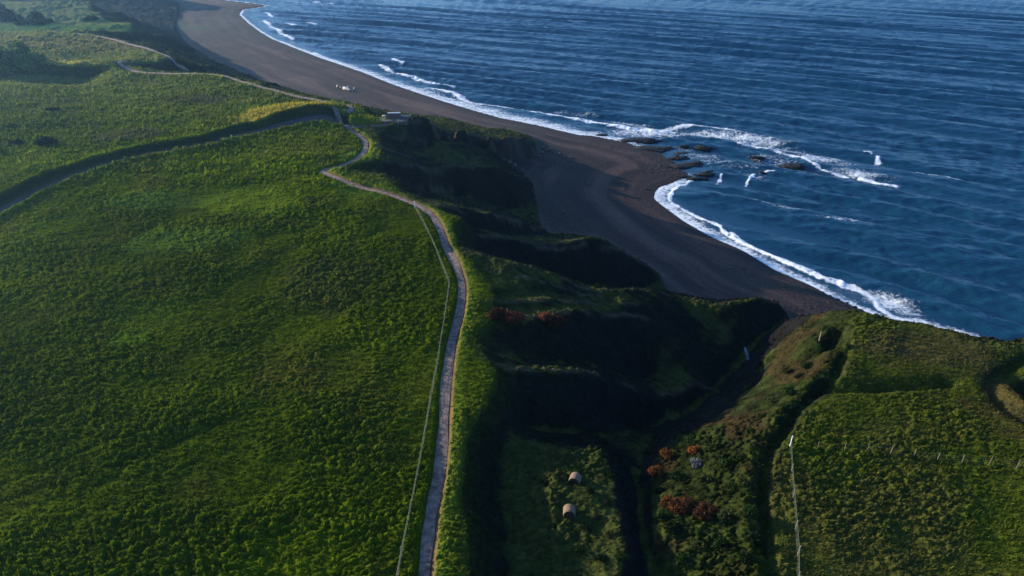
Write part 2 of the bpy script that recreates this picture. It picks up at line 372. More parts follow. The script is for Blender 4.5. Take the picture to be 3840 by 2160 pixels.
def rough_height(x, y):
    """ground level without its plant cover"""
    z = bil(BASEZ, x, y)
    sb = bil(SB, x, y)
    land = sstep(1.0, -3.0, sb)
    sp = bil(SP, x, y)
    z = z + land * ((fbm(x / 38, y / 38, 3) - .5) * 1.6 + (fbm(x / 11, y / 11, 9) - .5) * .5)
    # gullied cliff slopes
    slope = land * (1 - sp)
    z = z + slope * ((fbm(x / 6, y / 6, 21, 5, .6) - .5) * 1.3 + (np.abs(fbm((x + y) / 3.2, (y - x) / 14, 23, 4) - .5) - .12) * 1.0)
    # hollow beyond the left field with its steep lit far side
    d, t, s = pdist(x, y, resample(VALLEY_L, 4), 40, True, True)
    prof = np.where(s > 0, sstep(10.5, 6, d), sstep(11, 0, d))
    vt = t.max(); z = z - 3.2 * prof * sp * sstep(vt - .5, vt - 14, t)
    z = z + bump(x, y, VALLEY_C, 5, 1.0) * sp
    # bluff over the sunken lane
    d, t, s = pdist(x, y, resample(HUMP, 3), 14, True, True)
    z = z + np.where(d < 14, 2.2 * sstep(9, 0, d) * sstep(0, 14, t) * sstep(50, 42, t), 0)
    d, t, s = pdist(x, y, resample(LANE, 3), 16, True, True)
    L = 92 + 0 * t
    deep = .55 + 2.6 * sstep(105, 150, t) * sstep(t.max() - 1, t.max() - 16, t)
    prof = np.where(s > 0, sstep(1.9 + 1.3 * sstep(105, 150, t) * 2.2, 1.3, d), sstep(4.2, 1.3, d))
    z = z - deep * prof
    z = z + np.where((d < 14) & (s > 0), (.65 + .5 * fbm(x / 6, y / 6, 201)) * np.exp(-((d - 2.8) / 1.0) ** 2) * sstep(170, 110, t), 0)
    z = z + np.where((d < 14) & (s < 0), .5 * np.exp(-((d - 3.6) / .9) ** 2), 0)
    # stream valley down to the beach at the junction
    # right hand field: ledges, sunken gully, trenches
    d, t, s = pdist(x, y, resample(LEDGE, 2), 6, True, True)
    z = z + np.where(d < 6, -.75 * np.where(s > 0, sstep(2.2, .2, d), sstep(.8, .1, d)), 0)
    d, t, s = pdist(x, y, resample(GULLY, 2), 8, True, True)
    z = z - .45 * sstep(.9, .2, d) * sstep(44, 30, t) - .3 * sstep(.7, .1, d) + np.where(s > 0, 0, .5 * sstep(44, 30, t)) * np.exp(-((d - 1.8) / .8) ** 2) * (d < 8)
    z = z - bump(x, y, GULLY2, 1.0, 1.4) + bump(x, y, shift(GULLY2, -2.6), 1.4, 1.3)
    z = z - bump(x, y, TRENCH, .6, .9) - bump(x, y, TRENCH2, .7, 1.2)
    z = z - bump(x, y, RTRACK, .8, .9) + bump(x, y, shift(RTRACK, 2.2), .9, .5)
    z = z - bump(x, y, RHOLE, 1.8, 2.6)
    z = z - bump(x, y, SWALE, .5, .12) - bump(x, y, SWALE2, .4, .1)
    # beach berm ripples
    ss = bil(SS, x, y)
    be = sstep(0, 4, sb) * sstep(1, -2, ss)
    z = z + be * (.05 * np.sin(ss * .7 + 5 * fbm(x / 30, y / 30, 31)) * sstep(-3, -12, ss) + .16 * (fbm(x / 7, y / 7, 33) - .5))
    # the far stretch of the path follows a slight swell
    for pl in (PATH2, PATH3):
        d = pdist(x, y, resample(pl, 3), 14)
        z = z + np.where(d < 14, .75 * np.exp(-(d / 4.5) ** 2) * sstep(160, 185, y), 0)
    return z

def path_clear(x, y):
    dm = np.full(x.shape, 99.0)
    for pl in (PATH, PATH2, PATH3, PATH4):
        dm = np.minimum(dm, pdist(x, y, resample(pl, 1.5), 5))
    return dm

def smooth_level(x, y):
    return rough_height(x, y)

# ---------------------------------------------------------------- materials
def mat(name):
    m = bpy.data.materials.new(name); m.use_nodes = True
    n = m.node_tree
    b = n.nodes["Principled BSDF"]
    return m, n, b

def noise_node(n, scale, detail=4, rough=.6, vec=None):
    t = n.nodes.new("ShaderNodeTexNoise"); t.inputs["Scale"].default_value = scale
    t.inputs["Detail"].default_value = detail; t.inputs["Roughness"].default_value = rough
    if vec is None:
        tc = n.nodes.new("ShaderNodeTexCoord"); vec = tc.outputs["Object"]
    n.links.new(vec, t.inputs["Vector"])
    return t

def simple_mat(name, col, rough=.8, var=.35, scale=3.0, spec=.2, bumpd=.02, vec_scale=None):
    m, n, b = mat(name)
    t = noise_node(n, scale)
    r = n.nodes.new("ShaderNodeValToRGB")
    r.color_ramp.elements[0].position = .3; r.color_ramp.elements[1].position = .7
    r.color_ramp.elements[0].color = tuple(c * (1 - var) for c in col) + (1,)
    r.color_ramp.elements[1].color = tuple(min(1, c * (1 + var)) for c in col) + (1,)
    n.links.new(t.outputs[0], r.inputs[0]); n.links.new(r.outputs[0], b.inputs["Base Color"])
    b.inputs["Roughness"].default_value = rough
    b.inputs["Specular IOR Level"].default_value = spec
    bp = n.nodes.new("ShaderNodeBump"); bp.inputs["Distance"].default_value = bumpd
    n.links.new(t.outputs[0], bp.inputs["Height"]); n.links.new(bp.outputs[0], b.inputs["Normal"])
    return m

def attr_mat(name, rough=.95, spec=.05, scale=4.0, lo=.55, hi=1.5, bumpd=.05, transl=0.0):
    m, n, b = mat(name)
    a = n.nodes.new("ShaderNodeAttribute"); a.attribute_name = "Col"
    t = noise_node(n, scale, 6, .7)
    mr = n.nodes.new("ShaderNodeMapRange"); mr.inputs[1].default_value = .3; mr.inputs[2].default_value = .7
    mr.inputs[3].default_value = lo; mr.inputs[4].default_value = hi
    n.links.new(t.outputs[0], mr.inputs[0])
    mx = n.nodes.new("ShaderNodeVectorMath"); mx.operation = 'SCALE'
    n.links.new(a.outputs["Color"], mx.inputs[0]); n.links.new(mr.outputs[0], mx.inputs["Scale"])
    n.links.new(mx.outputs[0], b.inputs["Base Color"])
    b.inputs["Roughness"].default_value = rough
    b.inputs["Specular IOR Level"].default_value = spec
    bp = n.nodes.new("ShaderNodeBump"); bp.inputs["Distance"].default_value = bumpd; bp.inputs["Strength"].default_value = 1
    n.links.new(t.outputs[0], bp.inputs["Height"]); n.links.new(bp.outputs[0], b.inputs["Normal"])
    if transl > 0:
        tr = n.nodes.new("ShaderNodeBsdfTranslucent"); n.links.new(mx.outputs[0], tr.inputs[0])
        ms = n.nodes.new("ShaderNodeMixShader"); ms.inputs[0].default_value = transl
        n.links.new(b.outputs[0], ms.inputs[1]); n.links.new(tr.outputs[0], ms.inputs[2])
        n.links.new(ms.outputs[0], n.nodes["Material Output"].inputs["Surface"])
    return m

M_GRASS = attr_mat("meadow", scale=6.0, bumpd=.10, spec=0.0)
M_SLOPE = attr_mat("cliff turf", scale=1.6, lo=.5, hi=1.5, bumpd=.15)
M_BEACH = attr_mat("dark shingle", rough=.8, spec=.25, scale=2.5, lo=.7, hi=1.3, bumpd=.05)
M_BLADE = attr_mat("grass blades", scale=1.0, lo=.8, hi=1.2, bumpd=0.0, transl=.35)

# ---------------------------------------------------------------- mesh utilities
def link(o):
    sc.collection.objects.link(o); return o

def mesh_np(name, V, F, mat_, col=None, attrs=None, smooth=True, parent=None):
    me = bpy.data.meshes.new(name)
    V = np.asarray(V, np.float32); F = np.asarray(F, np.int32)
    k = F.shape[1]
    me.vertices.add(len(V)); me.vertices.foreach_set("co", V.ravel())
    me.loops.add(F.size); me.loops.foreach_set("vertex_index", F.ravel())
    me.polygons.add(len(F)); me.polygons.foreach_set("loop_start", np.arange(0, F.size, k, dtype=np.int32))
    me.polygons.foreach_set("loop_total", np.full(len(F), k, np.int32))
    me.polygons.foreach_set("use_smooth", np.full(len(F), smooth, bool))
    if col is not None:
        a = me.attributes.new("Col", 'FLOAT_COLOR', 'POINT')
        a.data.foreach_set("color", np.c_[col, np.ones(len(col))].astype(np.float32).ravel())
    for nm, v in (attrs or {}).items():
        a = me.attributes.new(nm, 'FLOAT', 'POINT'); a.data.foreach_set("value", v.astype(np.float32))
    me.update(calc_edges=True)
    me.materials.append(mat_)
    o = bpy.data.objects.new(name, me)
    if parent: o.parent = parent
    return link(o)

def tag(o, label=None, cat=None, group=None, kind=None):
    if label: o["label"] = label
    if cat: o["category"] = cat
    if group: o["group"] = group
    if kind: o["kind"] = kind
    return o

def sub(V, F, keep, cols):
    Fk = F[keep]
    used, inv = np.unique(Fk, return_inverse=True)
    return V[used], inv.reshape(Fk.shape), [c[used] for c in cols]

# ---------------------------------------------------------------- the ground sheet
def fan_rows():
    r = list(np.arange(-70, 22, 3.0)); y = 22.0
    while y < 430:
        r.append(y); y += .075 + .0021 * max(0, y - 28)
    while y < 2400:
        r.append(y); y += (y - 420) * .06 + 1.0
    return np.array(r)
rows = fan_rows()
NC = 1320
sx = np.linspace(-1, 1, NC)
wid = 34 + .92 * np.maximum(rows, 0) + np.where(rows > 430, (rows - 430) * .6, 0)
GXm = sx[None, :] * wid[:, None]
GYm = np.repeat(rows[:, None], NC, 1)
gx, gy = GXm.ravel(), GYm.ravel()
zz = rough_height(gx, gy)
ZS = zz.reshape(len(rows), NC).copy()
sb = bil(SB, gx, gy); ss = bil(SS, gx, gy); sp = bil(SP, gx, gy)
far_y = gy > 820
landm = sstep(.5, -2.5, sb)
dpath = path_clear(gx, gy)
dlane = pdist(gx, gy, resample(LANE, 3), 8)
dfar = np.clip((np.hypot(gx, gy) - 110) / 200, 0, 1)
clear = sstep(.55 + .7 * dfar, 1.05 + 1.2 * dfar, dpath) * sstep(.8, 1.8, dlane)
# tussocky plant cover
wx = gx + 1.2 * (fbm(gx / 2.3, gy / 2.3, 41, 2) - .5); wy = gy + 1.2 * (fbm(gx / 2.3, gy / 2.3, 47, 2) - .5)
w1, v1 = worley(wx / .66, wy / .36, 3)
w2, v2 = worley(wx / .34 + 9, wy / .22, 8)
big = fbm(gx / 9, gy / 9, 51, 3)
tuss = np.clip(1 - w1 * 1.15, 0, 1) ** .6 * (.25 + .75 * v1) * .24 + np.clip(1 - w2 * 1.1, 0, 1) ** .7 * .11 * (.4 + v2)
dist = np.hypot(gx, gy)
farw = sstep(110, 330, dist)
n_hum = 1.3 * sstep(.45, .62, fbm(gx / 22, gy / 22, 221, 3))
w3, v3 = worley(wx / 2.6, wy / 2.4, 13)
tuss = tuss * (.35 + 1.5 * sstep(.3, .7, big)) + np.clip(1 - w3 * 1.1, 0, 1) * (.28 + .2 * farw) * v3 * (.3 + .9 * farw) * (.5 + n_hum)
rf = inpoly(gx, gy, RFIELD)
rbm = ((gx > P(2480, 1800, -4)[0]) & (gy < 110)) | ((gx > P(2060, 1900, -2.4)[0]) & (gy < 58))
cover = landm * clear * np.where(rbm, 1.1 - .15 * sp, .75 + .25 * sp) * 1.3
zz = zz + cover * tuss
zz = zz - (1 - sstep(.55 + .7 * dfar, 1.0 + 1.2 * dfar, dpath)) * (.16 + .25 * dfar) * landm
be = 1 - landm
w4, v4 = worley(gx / .9, gy / .9, 17)
peb = np.exp(-((gx - P(2560, 0, -22)[0]) / 60) ** 2)
zz = zz + be * np.clip(.5 - w4, 0, .5) * .35 * (v4 > .6) * sstep(.45, .75, fbm(gx / 14, gy / 14, 61))
zz = np.where(far_y, np.where(gx < -150 - (gy - 820) * .2, 20.0, -26.0), zz)

# colours of the ground cover
def C(*a): return np.array(a, float)
def mixc(c, d, w): return c * (1 - w[:, None]) + d * w[:, None]
n1 = fbm(gx / 16, gy / 16, 71, 5, .6); n2 = fbm(gx / 4, gy / 4, 77, 4, .6); n3 = fbm(gx / 45 + 3, gy / 45, 83, 3)
col = np.tile(C(.062, .092, .003), (len(gx), 1))
col = mixc(col, C(.120, .158, .004), sstep(.48, .66, n1) * .55)
col = mixc(col, C(.080, .062, .018), sstep(.52, .68, n2 * .5 + .5 * fbm(gx / 9, gy / 9, 91, 4)) * .35)
col = mixc(col, C(.038, .056, .005), sstep(.48, .62, n3) * .5)
col = col * (.72 + .56 * v1 * (v2 * .5 + .5))[:, None]
lf = sstep(120, 260, gy) * (gx < 40)
col = mixc(col, C(.19, .20, .085), lf * .65)                   # paler hay meadows up the coast, paled further for haze
col = mixc(col, C(.062, .062, .016), rf * (.35 + .5 * sstep(.4, .6, n1)))
def blob(px, py, z, r, c, w, ry=None):
    global col
    q = P(px, py, z); ry = ry or r
    e = ((gx - q[0]) / r) ** 2 + ((gy - q[1]) / ry) ** 2 + (n2 - .5) * 2.2
    col = mixc(col, np.array(c), w * sstep(1.15, .35, e))
blob(950, 770, 0, 9, (.14, .19, .01), .55, 6); blob(880, 740, 0, 10, (.12, .16, .01), .4, 5); blob(600, 760, 0, 9, (.09, .15, .02), .5, 4)
blob(470, 1270, 0, 3, (.11, .19, .01), .5, 2); blob(560, 1180, 0, 7, (.10, .15, .01), .35, 5); blob(700, 900, 0, 9, (.09, .15, .02), .5, 5)
blob(1380, 700, 0, 6, (.08, .14, .02), .4); blob(1240, 1060, 0, 8, (.08, .06, .03), .25); blob(1100, 1420, 0, 5, (.09, .06, .02), .25)
blob(760, 380, 0, 8, (.07, .06, .04), .6, 6); blob(480, 515, 0, 9, (.07, .06, .04), .6, 5)
for q in ((930, 462, 6), (1000, 440, 7), (1080, 430, 7), (1150, 425, 7)): blob(q[0], q[1], 0, q[2], (.26, .21, .03), .85, 5)
for q in ((280, 250, 8), (250, 240, 8)): blob(q[0], q[1], 0, q[2], (.30, .27, .07), .85, 4)
blob(700, 70, 0, 60, (.12, .13, .06), 0)
blob(1420, 540, 0, 4, (.13, .18, .02), .8, 9); blob(1370, 600, 0, 6, (.11, .15, .02), .6, 4)
blob(120, 105, 0, 60, (.06, .15, .05), .7, 7); blob(350, 60, 0, 9, (.13, .21, .06), .8, 14); blob(60, 45, 0, 90, (.16, .17, .085), .6, 30)
blob(220, 170, 0, 50, (.17, .14, .06), .6, 12)
blob(3800, 1530, -1.5, 6, (.085, .058, .02), .7, 5); blob(3780, 1460, -1.5, 4, (.08, .06, .02), .6, 5); blob(3500, 1300, -1.5, 12, (.09, .065, .03), .5, 6)
# bright verge beside the path
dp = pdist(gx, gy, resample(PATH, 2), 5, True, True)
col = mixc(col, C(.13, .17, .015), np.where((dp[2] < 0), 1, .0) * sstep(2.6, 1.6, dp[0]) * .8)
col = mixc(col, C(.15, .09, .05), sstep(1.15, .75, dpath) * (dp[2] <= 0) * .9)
# slopes: thin turf, clay where steep, colours lowered to deepen their shade
gz = zz.reshape(len(rows), NC)
def hgrid(x, y):
    x = np.asarray(x, float); y = np.asarray(y, float)
    ri = np.clip(np.searchsorted(rows, y) - 1, 0, len(rows) - 2); fy = np.clip((y - rows[ri]) / (rows[ri + 1] - rows[ri]), 0, 1)
    r_ = 0
    for k, w in ((0, 1 - fy), (1, fy)):
        wv = wid[ri + k]; fx = np.clip((x / wv + 1) / 2 * (NC - 1), 0, NC - 1.001); ci = fx.astype(int); fx = fx - ci
        r_ = r_ + w * (ZS[ri + k, ci] * (1 - fx) + ZS[ri + k, ci + 1] * fx)
    return r_
sl = hgrid(gx + .8, gy) - hgrid(gx - .8, gy), hgrid(gx, gy + .8) - hgrid(gx, gy - .8)
steep = np.hypot(*sl) / 1.6
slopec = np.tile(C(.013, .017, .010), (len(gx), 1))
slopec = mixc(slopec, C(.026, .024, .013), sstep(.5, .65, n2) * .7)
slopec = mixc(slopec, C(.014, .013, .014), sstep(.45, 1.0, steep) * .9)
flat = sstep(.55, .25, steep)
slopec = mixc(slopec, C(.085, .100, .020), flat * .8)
slopec = mixc(slopec, C(.028, .032, .034), sstep(330, 360, gy))  # far slopes tinted blue-grey to stand in for haze and shade
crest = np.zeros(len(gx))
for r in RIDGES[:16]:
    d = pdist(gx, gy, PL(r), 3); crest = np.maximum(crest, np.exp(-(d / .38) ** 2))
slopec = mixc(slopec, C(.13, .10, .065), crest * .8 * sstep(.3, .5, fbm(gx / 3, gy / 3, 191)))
RB = PL([(2440, 1760), (2470, 1668), (2610, 1580), (2750, 1500), (2775, 1440), (2800, 1375), (2860, 1335), (2920, 1286), (2862, 1264), (2900, 1225), (2967, 1190), (3100, 1150), (3200, 1200), (3170, 1330), (2950, 1620), (2880, 2600), (2440, 2600)], -5)
rb = inpoly(gx, gy, RB) * (1 - sp)
slopec = mixc(slopec, C(.036, .050, .008), rb * .8)
slopec = slopec * (1 + rb * (1.5 * (fbm(gx / 1.3, gy / 1.3, 211, 3) - .5) + .9 * (n2 - .5)))[:, None]
slopec = mixc(slopec, C(.060, .036, .016), rb * sstep(.55, .68, fbm(gx / 5, gy / 5, 213, 3)) * .7)
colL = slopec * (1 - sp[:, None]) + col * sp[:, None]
colL = colL * (1 + (1 - sp) * .9 * (fbm(gx / 1.1, gy / .8, 231, 3) - .5))[:, None]
rocky = np.exp(-(((gx - P(2000, 540, -15)[0]) / 5) ** 2 + ((gy - P(2000, 550, -15)[1]) / 7) ** 2))
colL = mixc(colL, C(.11, .10, .095), np.clip(rocky * 1.3, 0, 1) * (1 - sp) * .9)
lane_c = sstep(1.7, 1.0, dlane)
colL = mixc(colL, C(.085, .070, .062), lane_c)
sand = np.tile(C(.130, .056, .050), (len(gx), 1))
band = fbm(ss / 3.2 + 2 * fbm(gx / 40, gy / 40, 95), (gx - gy) / 60, 97, 4, .6)
sand = mixc(sand, C(.270, .150, .130), sstep(.44, .60, band) * .85)
sand = mixc(sand, C(.055, .040, .042), sstep(.56, .70, fbm(ss / 1.8 + 9, (gx - gy) / 50, 98, 3)) * .6)
sand = mixc(sand, C(.055, .042, .045), sstep(-5, -1, ss + 1.5 * (n2 - .5)) * .85)
stony = sstep(.46, .62, fbm(gx / 12, gy / 12, 61, 4) + .10 * sstep(14, 3, sb))
sand = mixc(sand, C(.17, .11, .085) , stony * .6)
sand = sand * (1 + stony * 1.1 * (sstep(.35, .1, w4) - .45))[:, None]
sand = mixc(sand, C(.36, .215, .18), sstep(.50, .64, fbm(ss / 7 + 3, (gx - gy) / 90, 241, 3)) * sstep(-4, -9, ss) * .7)
sand = mixc(sand, C(.060, .040, .042), sstep(.53, .66, fbm(ss / 4 + 31, (gx - gy) / 70, 243, 3)) * .65)
sand = sand * (.7 + .6 * v2)[:, None]
greenfar = np.exp(-(((gx - P(680, 97, -19)[0]) / 14) ** 2 + ((gy - P(680, 97, -19)[1]) / 9) ** 2))
sand = mixc(sand, C(.10, .22, .05), np.clip(greenfar * 1.5, 0, 1) * .8)
palef = np.exp(-(((gx - P(830, 70, -20)[0]) / 12) ** 2 + ((gy - P(830, 70, -20)[1]) / 22) ** 2))
sand = mixc(sand, C(.26, .21, .18), np.clip(palef * 1.4, 0, 1) * sstep(.4, .6, n1) * .8)
face_shade = C(.016, .022, .012)  # shade colour painted onto steep faces of the fields
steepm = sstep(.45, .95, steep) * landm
colL = mixc(colL, face_shade, steepm * sp * .85)
colF = sand * np.array([.27, .25, .23]) * (1 - landm[:, None]) + colL * np.where(sp > .5, .98, .55)[:, None] * landm[:, None]  # slope colours dimmed against the fields so their shade stays dark

nr = len(rows)
ii = np.arange((nr - 1) * NC).reshape(nr - 1, NC)[:, :-1].ravel()
F = np.c_[ii, ii + 1, ii + NC + 1, ii + NC]
V = np.c_[gx, gy, zz]
fs = sb[F].mean(1); fp = sp[F].mean(1); fss = ss[F].mean(1); fz = zz[F].max(1)
wet = (fss > 25) & (fz < -23.2) | (far_y[F[:, 0]] & (fz < -20))
kb = (fs > -.8) & ~wet; kg = ~kb & (fp > .5) & ~wet; kc = ~kb & ~kg & ~wet
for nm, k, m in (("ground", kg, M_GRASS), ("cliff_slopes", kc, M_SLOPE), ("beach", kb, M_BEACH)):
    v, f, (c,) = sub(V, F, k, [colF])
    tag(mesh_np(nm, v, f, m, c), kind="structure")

# ---------------------------------------------------------------- grass blades standing in the cover (stuff)
def blades(name, n, x0, x1, y0, y1, hgt, wdt, per, seed, label):
    r = np.random.default_rng(seed)
    yy = y0 + (y1 - y0) * r.random(n * 2) ** .8
    xx = (r.random(n * 2) * 2 - 1) * (34 + .75 * yy)
    s_ = bil(SB, xx, yy) < -1.5
    pth = path_clear(xx, yy) > .95
    ln = pdist(xx, yy, resample(LANE, 3), 8) > 1.6
    pl = bil(SP, xx, yy)
    keep = s_ & pth & ln & (r.random(len(xx)) < .25 + .75 * pl)
    xx, yy = xx[keep][:n], yy[keep][:n]
    # sit on the displaced sheet: nearest grid vertex
    ri = np.clip(np.searchsorted(rows, yy), 1, nr - 1); wv = wid[ri]
    ci = np.clip(((xx / wv + 1) / 2 * (NC - 1)).round().astype(int), 0, NC - 1)
    k = ri * NC + ci
    zb = zz[k]; cc = colF[k]
    m = len(xx)
    vs = []; cs = []
    for b in range(per):
        a = r.random(m) * 6.283; h = hgt * (.5 + r.random(m)); w = wdt * (.6 + .8 * r.random(m))
        ox, oy = r.normal(0, hgt * .45, m), r.normal(0, hgt * .45, m)
        lx, ly = r.normal(.25, .35, m) * h, r.normal(-.12, .35, m) * h
        bx, by = xx + ox, yy + oy
        ca, sa = np.cos(a) * w, np.sin(a) * w
        tri = np.stack([np.c_[bx - ca, by - sa, zb - .06], np.c_[bx + ca, by + sa, zb - .06], np.c_[bx + lx, by + ly, zb + h]], 1)
        vs.append(tri.reshape(-1, 3))
        j = (.9 + .75 * r.random(m))[:, None]
        cs.append(np.repeat(cc * j * np.array([1.1, 1.08, 1.0]), 3, 0))
    v = np.vstack(vs); c = np.vstack(cs)
    f = np.arange(len(v)).reshape(-1, 3)
    o = mesh_np(name, v, f, M_BLADE, c, smooth=False)
    return tag(o, label, "grass", kind="stuff")
blades("grass", 150000, -80, 80, 28, 120, .20, .05, 3, 5, "rough green tussock grass growing over the clifftop fields")
blades("grass", 40000, -150, 80, 115, 260, .5, .16, 3, 6, "paler rough grass on the fields farther along the coast")

# ---------------------------------------------------------------- sea
K1 = inpoly(gx, gy, np.vstack([shift(SHORE, -2.5)[:, :2], [[3000, -500], [3000, 3000], [SHORE[0, 0], 3000]]]))
def waves(x, y):
    g = .30 * np.exp(-(y - 100) / 150)
    q = y + (.36 + g) * x
    warp = 5 * (fbm(x / 90, y / 60, 111, 3) - .5) + 1.6 * (fbm(x / 25, y / 14, 113, 2) - .5)
    q = (q + warp) / 1.08
    A = .5 + fbm(x / 55, q / 22, 115, 3)
    dq = np.clip(300 / (np.hypot(x, y) + 50), .3, 1)
    z = 0
    for lam, amp, s_ in ((13.5, .23, 0), (8.6, .12, 2.1), (19.0, .18, 4.0)):
        ph = q * 2 * math.pi / lam + s_ + 3.5 * fbm(x / 70, q / 50, 120 + s_, 2)
        cr = np.sin(ph); z = z + amp * (cr + .28 * np.cos(2 * ph)) * (.2 + 1.2 * np.clip(vnoise(x / 70 + s_ * 7, q / lam * .8, 130), 0, 1))
    for a, lam, amp in ((.15, 5.2, .035), (-.1, 3.6, .028), (.5, 2.6, .010), (-.4, 2.1, .008)):
        qq = x * math.sin(a + .4) + y * math.cos(a + .4)
        z = z + amp * np.sin(qq * 2 * math.pi / lam + 5 * fbm(x / 9, y / 9, 140 + lam, 2))
    z = z + .16 * (fbm(x / 3.2, q / 1.5, 151, 3, .5) - .5)
    z = z + .075 * (vnoise(x / 2.4 + 5, q / .8, 157) - .5) + .05 * (vnoise(x / 1.2, q / .45, 158) - .5)
    return z * A
BREAK = [  # (points, half width m, foam, crest height)
 ([(1424, 253), (1479, 273), (1578, 301), (1640, 313), (1702, 326)], 1.3, 1.0, .7),
 ([(1474, 229), (1513, 239)], 1.3, .9, .6),
 ([(1600, 330), (1690, 352), (1767, 383), (1840, 395), (1976, 412), (2075, 432), (2224, 462), (2373, 489), (2450, 498), (2522, 502)], 1.4, 1.0, .6),
 ([(2490, 478), (2560, 477), (2684, 482), (2750, 492), (2808, 502)], 1.3, .85, .3),
 ([(2769, 547), (2858, 561), (2948, 584), (3007, 596), (3082, 631), (3181, 656)], .8, .95, .3), ([(3230, 664), (3256, 671), (3310, 684), (3365, 692)], 1.0, 1.0, .5),
 ([(3440, 643), (3480, 655), (3504, 661), (3593, 676)], 1.0, 1.0, .6), ([(3245, 576), (3262, 579)], .8, 1, .4), ([(3290, 592), (3296, 602)], .9, 1, .4),
 ([(2586, 679), (2571, 693), (2545, 700), (2522, 720), (2512, 745), (2525, 762), (2552, 780), (2610, 814), (2660, 838), (2699, 854), (2729, 884), (2838, 939)], .65, 1.1, .3),
 ([(2740, 884), (2838, 936), (2933, 981), (3007, 1011), (3082, 1042), (3156, 1063)], 1.0, 1.15, .75),
 ([(3156, 1066), (3221, 1088), (3285, 1122), (3295, 1150), (3355, 1190), (3444, 1212)], 1.1, .95, .2),
 ([(2704, 658), (2700, 675), (2687, 693)], .5, 1, .2), ([(2828, 658), (2812, 670), (2798, 688)], .6, 1, .3), ([(2850, 650), (2900, 646)], .5, .8, .1),
 ([(1000, 50), (1020, 62)], 1.5, 1, .4), ([(1075, 92), (1110, 98)], 1.5, .9, .4), ([(1150, 86), (1185, 92)], 1.4, .9, .4), ([(990, 78), (1060, 128), (1100, 148)], 1.6, .95, .4),
 ([(1180, 8), (1260, 14)], 2.0, .8, .4), ([(1080, 5), (1120, 10)], 2, .7, .3), ([(1180, 200), (1240, 222), (1280, 236)], 1.3, .8, .2), ([(1640, 360), (1700, 372)], 1.0, .9, .3),
 ([(3640, 1262), (3700, 1276), (3750, 1284)], 1.5, .8, .1),
]
seaF = F[(K1[F].sum(1) == 4) & (sb[F].mean(1) > -.5) | (far_y[F[:, 0]] & (zz[F].max(1) < -20))]
used, inv = np.unique(seaF, return_inverse=True)
wxx, wyy = gx[used], gy[used]
wss = np.where(wyy > 820, 300, ss[used])
wz = SEA + 2.9 * waves(wxx, wyy) * sstep(0, 14, wss) * np.clip(420 / (np.hypot(wxx, wyy) + 1), .3, 1.25)
foam = np.zeros(len(wxx))
jag = (fbm(wxx / 1.6, wyy / 1.6, 160, 3) - .5)
for pts, w, s_, h in BREAK:
    pl = resample(PL(pts, SEA), 2.0)
    d = pdist(wxx, wyy, pl, 9)
    d = d + jag * 1.2
    foam = np.maximum(foam, s_ * np.exp(-(np.maximum(d, 0) / w) ** 2))
    wz += h * np.exp(-(d / (w * .8)) ** 2) * (.5 + jag * 1.2) * sstep(-1, 3, wss)
# wash running up the sand
wash_w = 3.0 + 11 * np.exp(-((wxx - P(1900, 440, SEA)[0]) / 45) ** 2) + 3.5 * np.exp(-((wxx - P(1300, 250, SEA)[0]) / 30) ** 2) + 1.5 * (fbm(wxx / 9, wyy / 9, 171) - .5)
sh = sstep(1, .1, np.clip(wss / wash_w, 0, 2))
pt = P(2480, 600, SEA); calm = 1 - .75 * np.exp(-(((wxx - pt[0]) / 13) ** 2 + ((wyy - pt[1]) / 14) ** 2) ** 2)
foam = np.maximum(foam, sh * .74 * calm)
foam = np.maximum(foam, .85 * np.exp(-((wss - .5) / (.55 + .6 * fbm(wxx / 7, wyy / 7, 181))) ** 2) * calm)
def fpatch(px, py, rx, ry, s_, tilt=-.5):
    global foam
    q = P(px, py, SEA)
    dx, dy = wxx - q[0], wyy - q[1]
    u = (dx + tilt * dy) / math.hypot(1, tilt); v = (dy - tilt * dx) / math.hypot(1, tilt)
    e = (u / rx) ** 2 + (v / ry) ** 2
    foam = np.maximum(foam, s_ * np.exp(-e))
fpatch(2450, 500, 22, 7, .72, 0); fpatch(2640, 505, 22, 6, .72, -.2); fpatch(2800, 520, 16, 6, .70, -.4); fpatch(2930, 560, 14, 6, .66, -.5)
fpatch(3080, 600, 12, 6, .66); fpatch(3220, 650, 11, 4, .68); fpatch(3100, 660, 12, 2, .6, -.3); fpatch(2780, 735, 10, 1.2, .62, -.6)
fpatch(2900, 780, 10, 1.2, .6, -.6); fpatch(3230, 845, 12, 1.0, .6, -.5); fpatch(3120, 832, 6, .8, .6, -.5); fpatch(2640, 590, 12, 9, .50); fpatch(1500, 25, 60, 6, .35, -.3)
fpatch(3560, 1245, 8, 3, .85); fpatch(3460, 1215, 7, 3, .8); fpatch(3650, 1268, 7, 2.5, .8); fpatch(3730, 1282, 6, 2, .8); fpatch(3330, 1130, 7, 4, .72); fpatch(3400, 1170, 6, 3, .6); fpatch(2330, 455, 16, 2, .6, -.4); fpatch(2160, 425, 14, 1.5, .55, -.4)
fpatch(2740, 620, 10, 4, .5); fpatch(2560, 560, 8, 5, .5); fpatch(2800, 660, 8, 2, .55); fpatch(2900, 600, 12, 4, .55)
wz = np.maximum(wz, SEA - .04 * np.maximum(wss, 0) - .02)
mw, nw, bw = mat("sea water")
bw.inputs["Base Color"].default_value = (.005, .044, .088, 1)
bw.inputs["Roughness"].default_value = .10
bw.inputs["IOR"].default_value = 1.52
tc = nw.nodes.new("ShaderNodeTexCoord")
mp = nw.nodes.new("ShaderNodeMapping"); mp.inputs["Rotation"].default_value = (0, 0, math.radians(24)); mp.inputs["Scale"].default_value = (.30, 1.3, 1)
nw.links.new(tc.outputs["Object"], mp.inputs[0])
t1 = noise_node(nw, 1.5, 6, .65, mp.outputs[0])
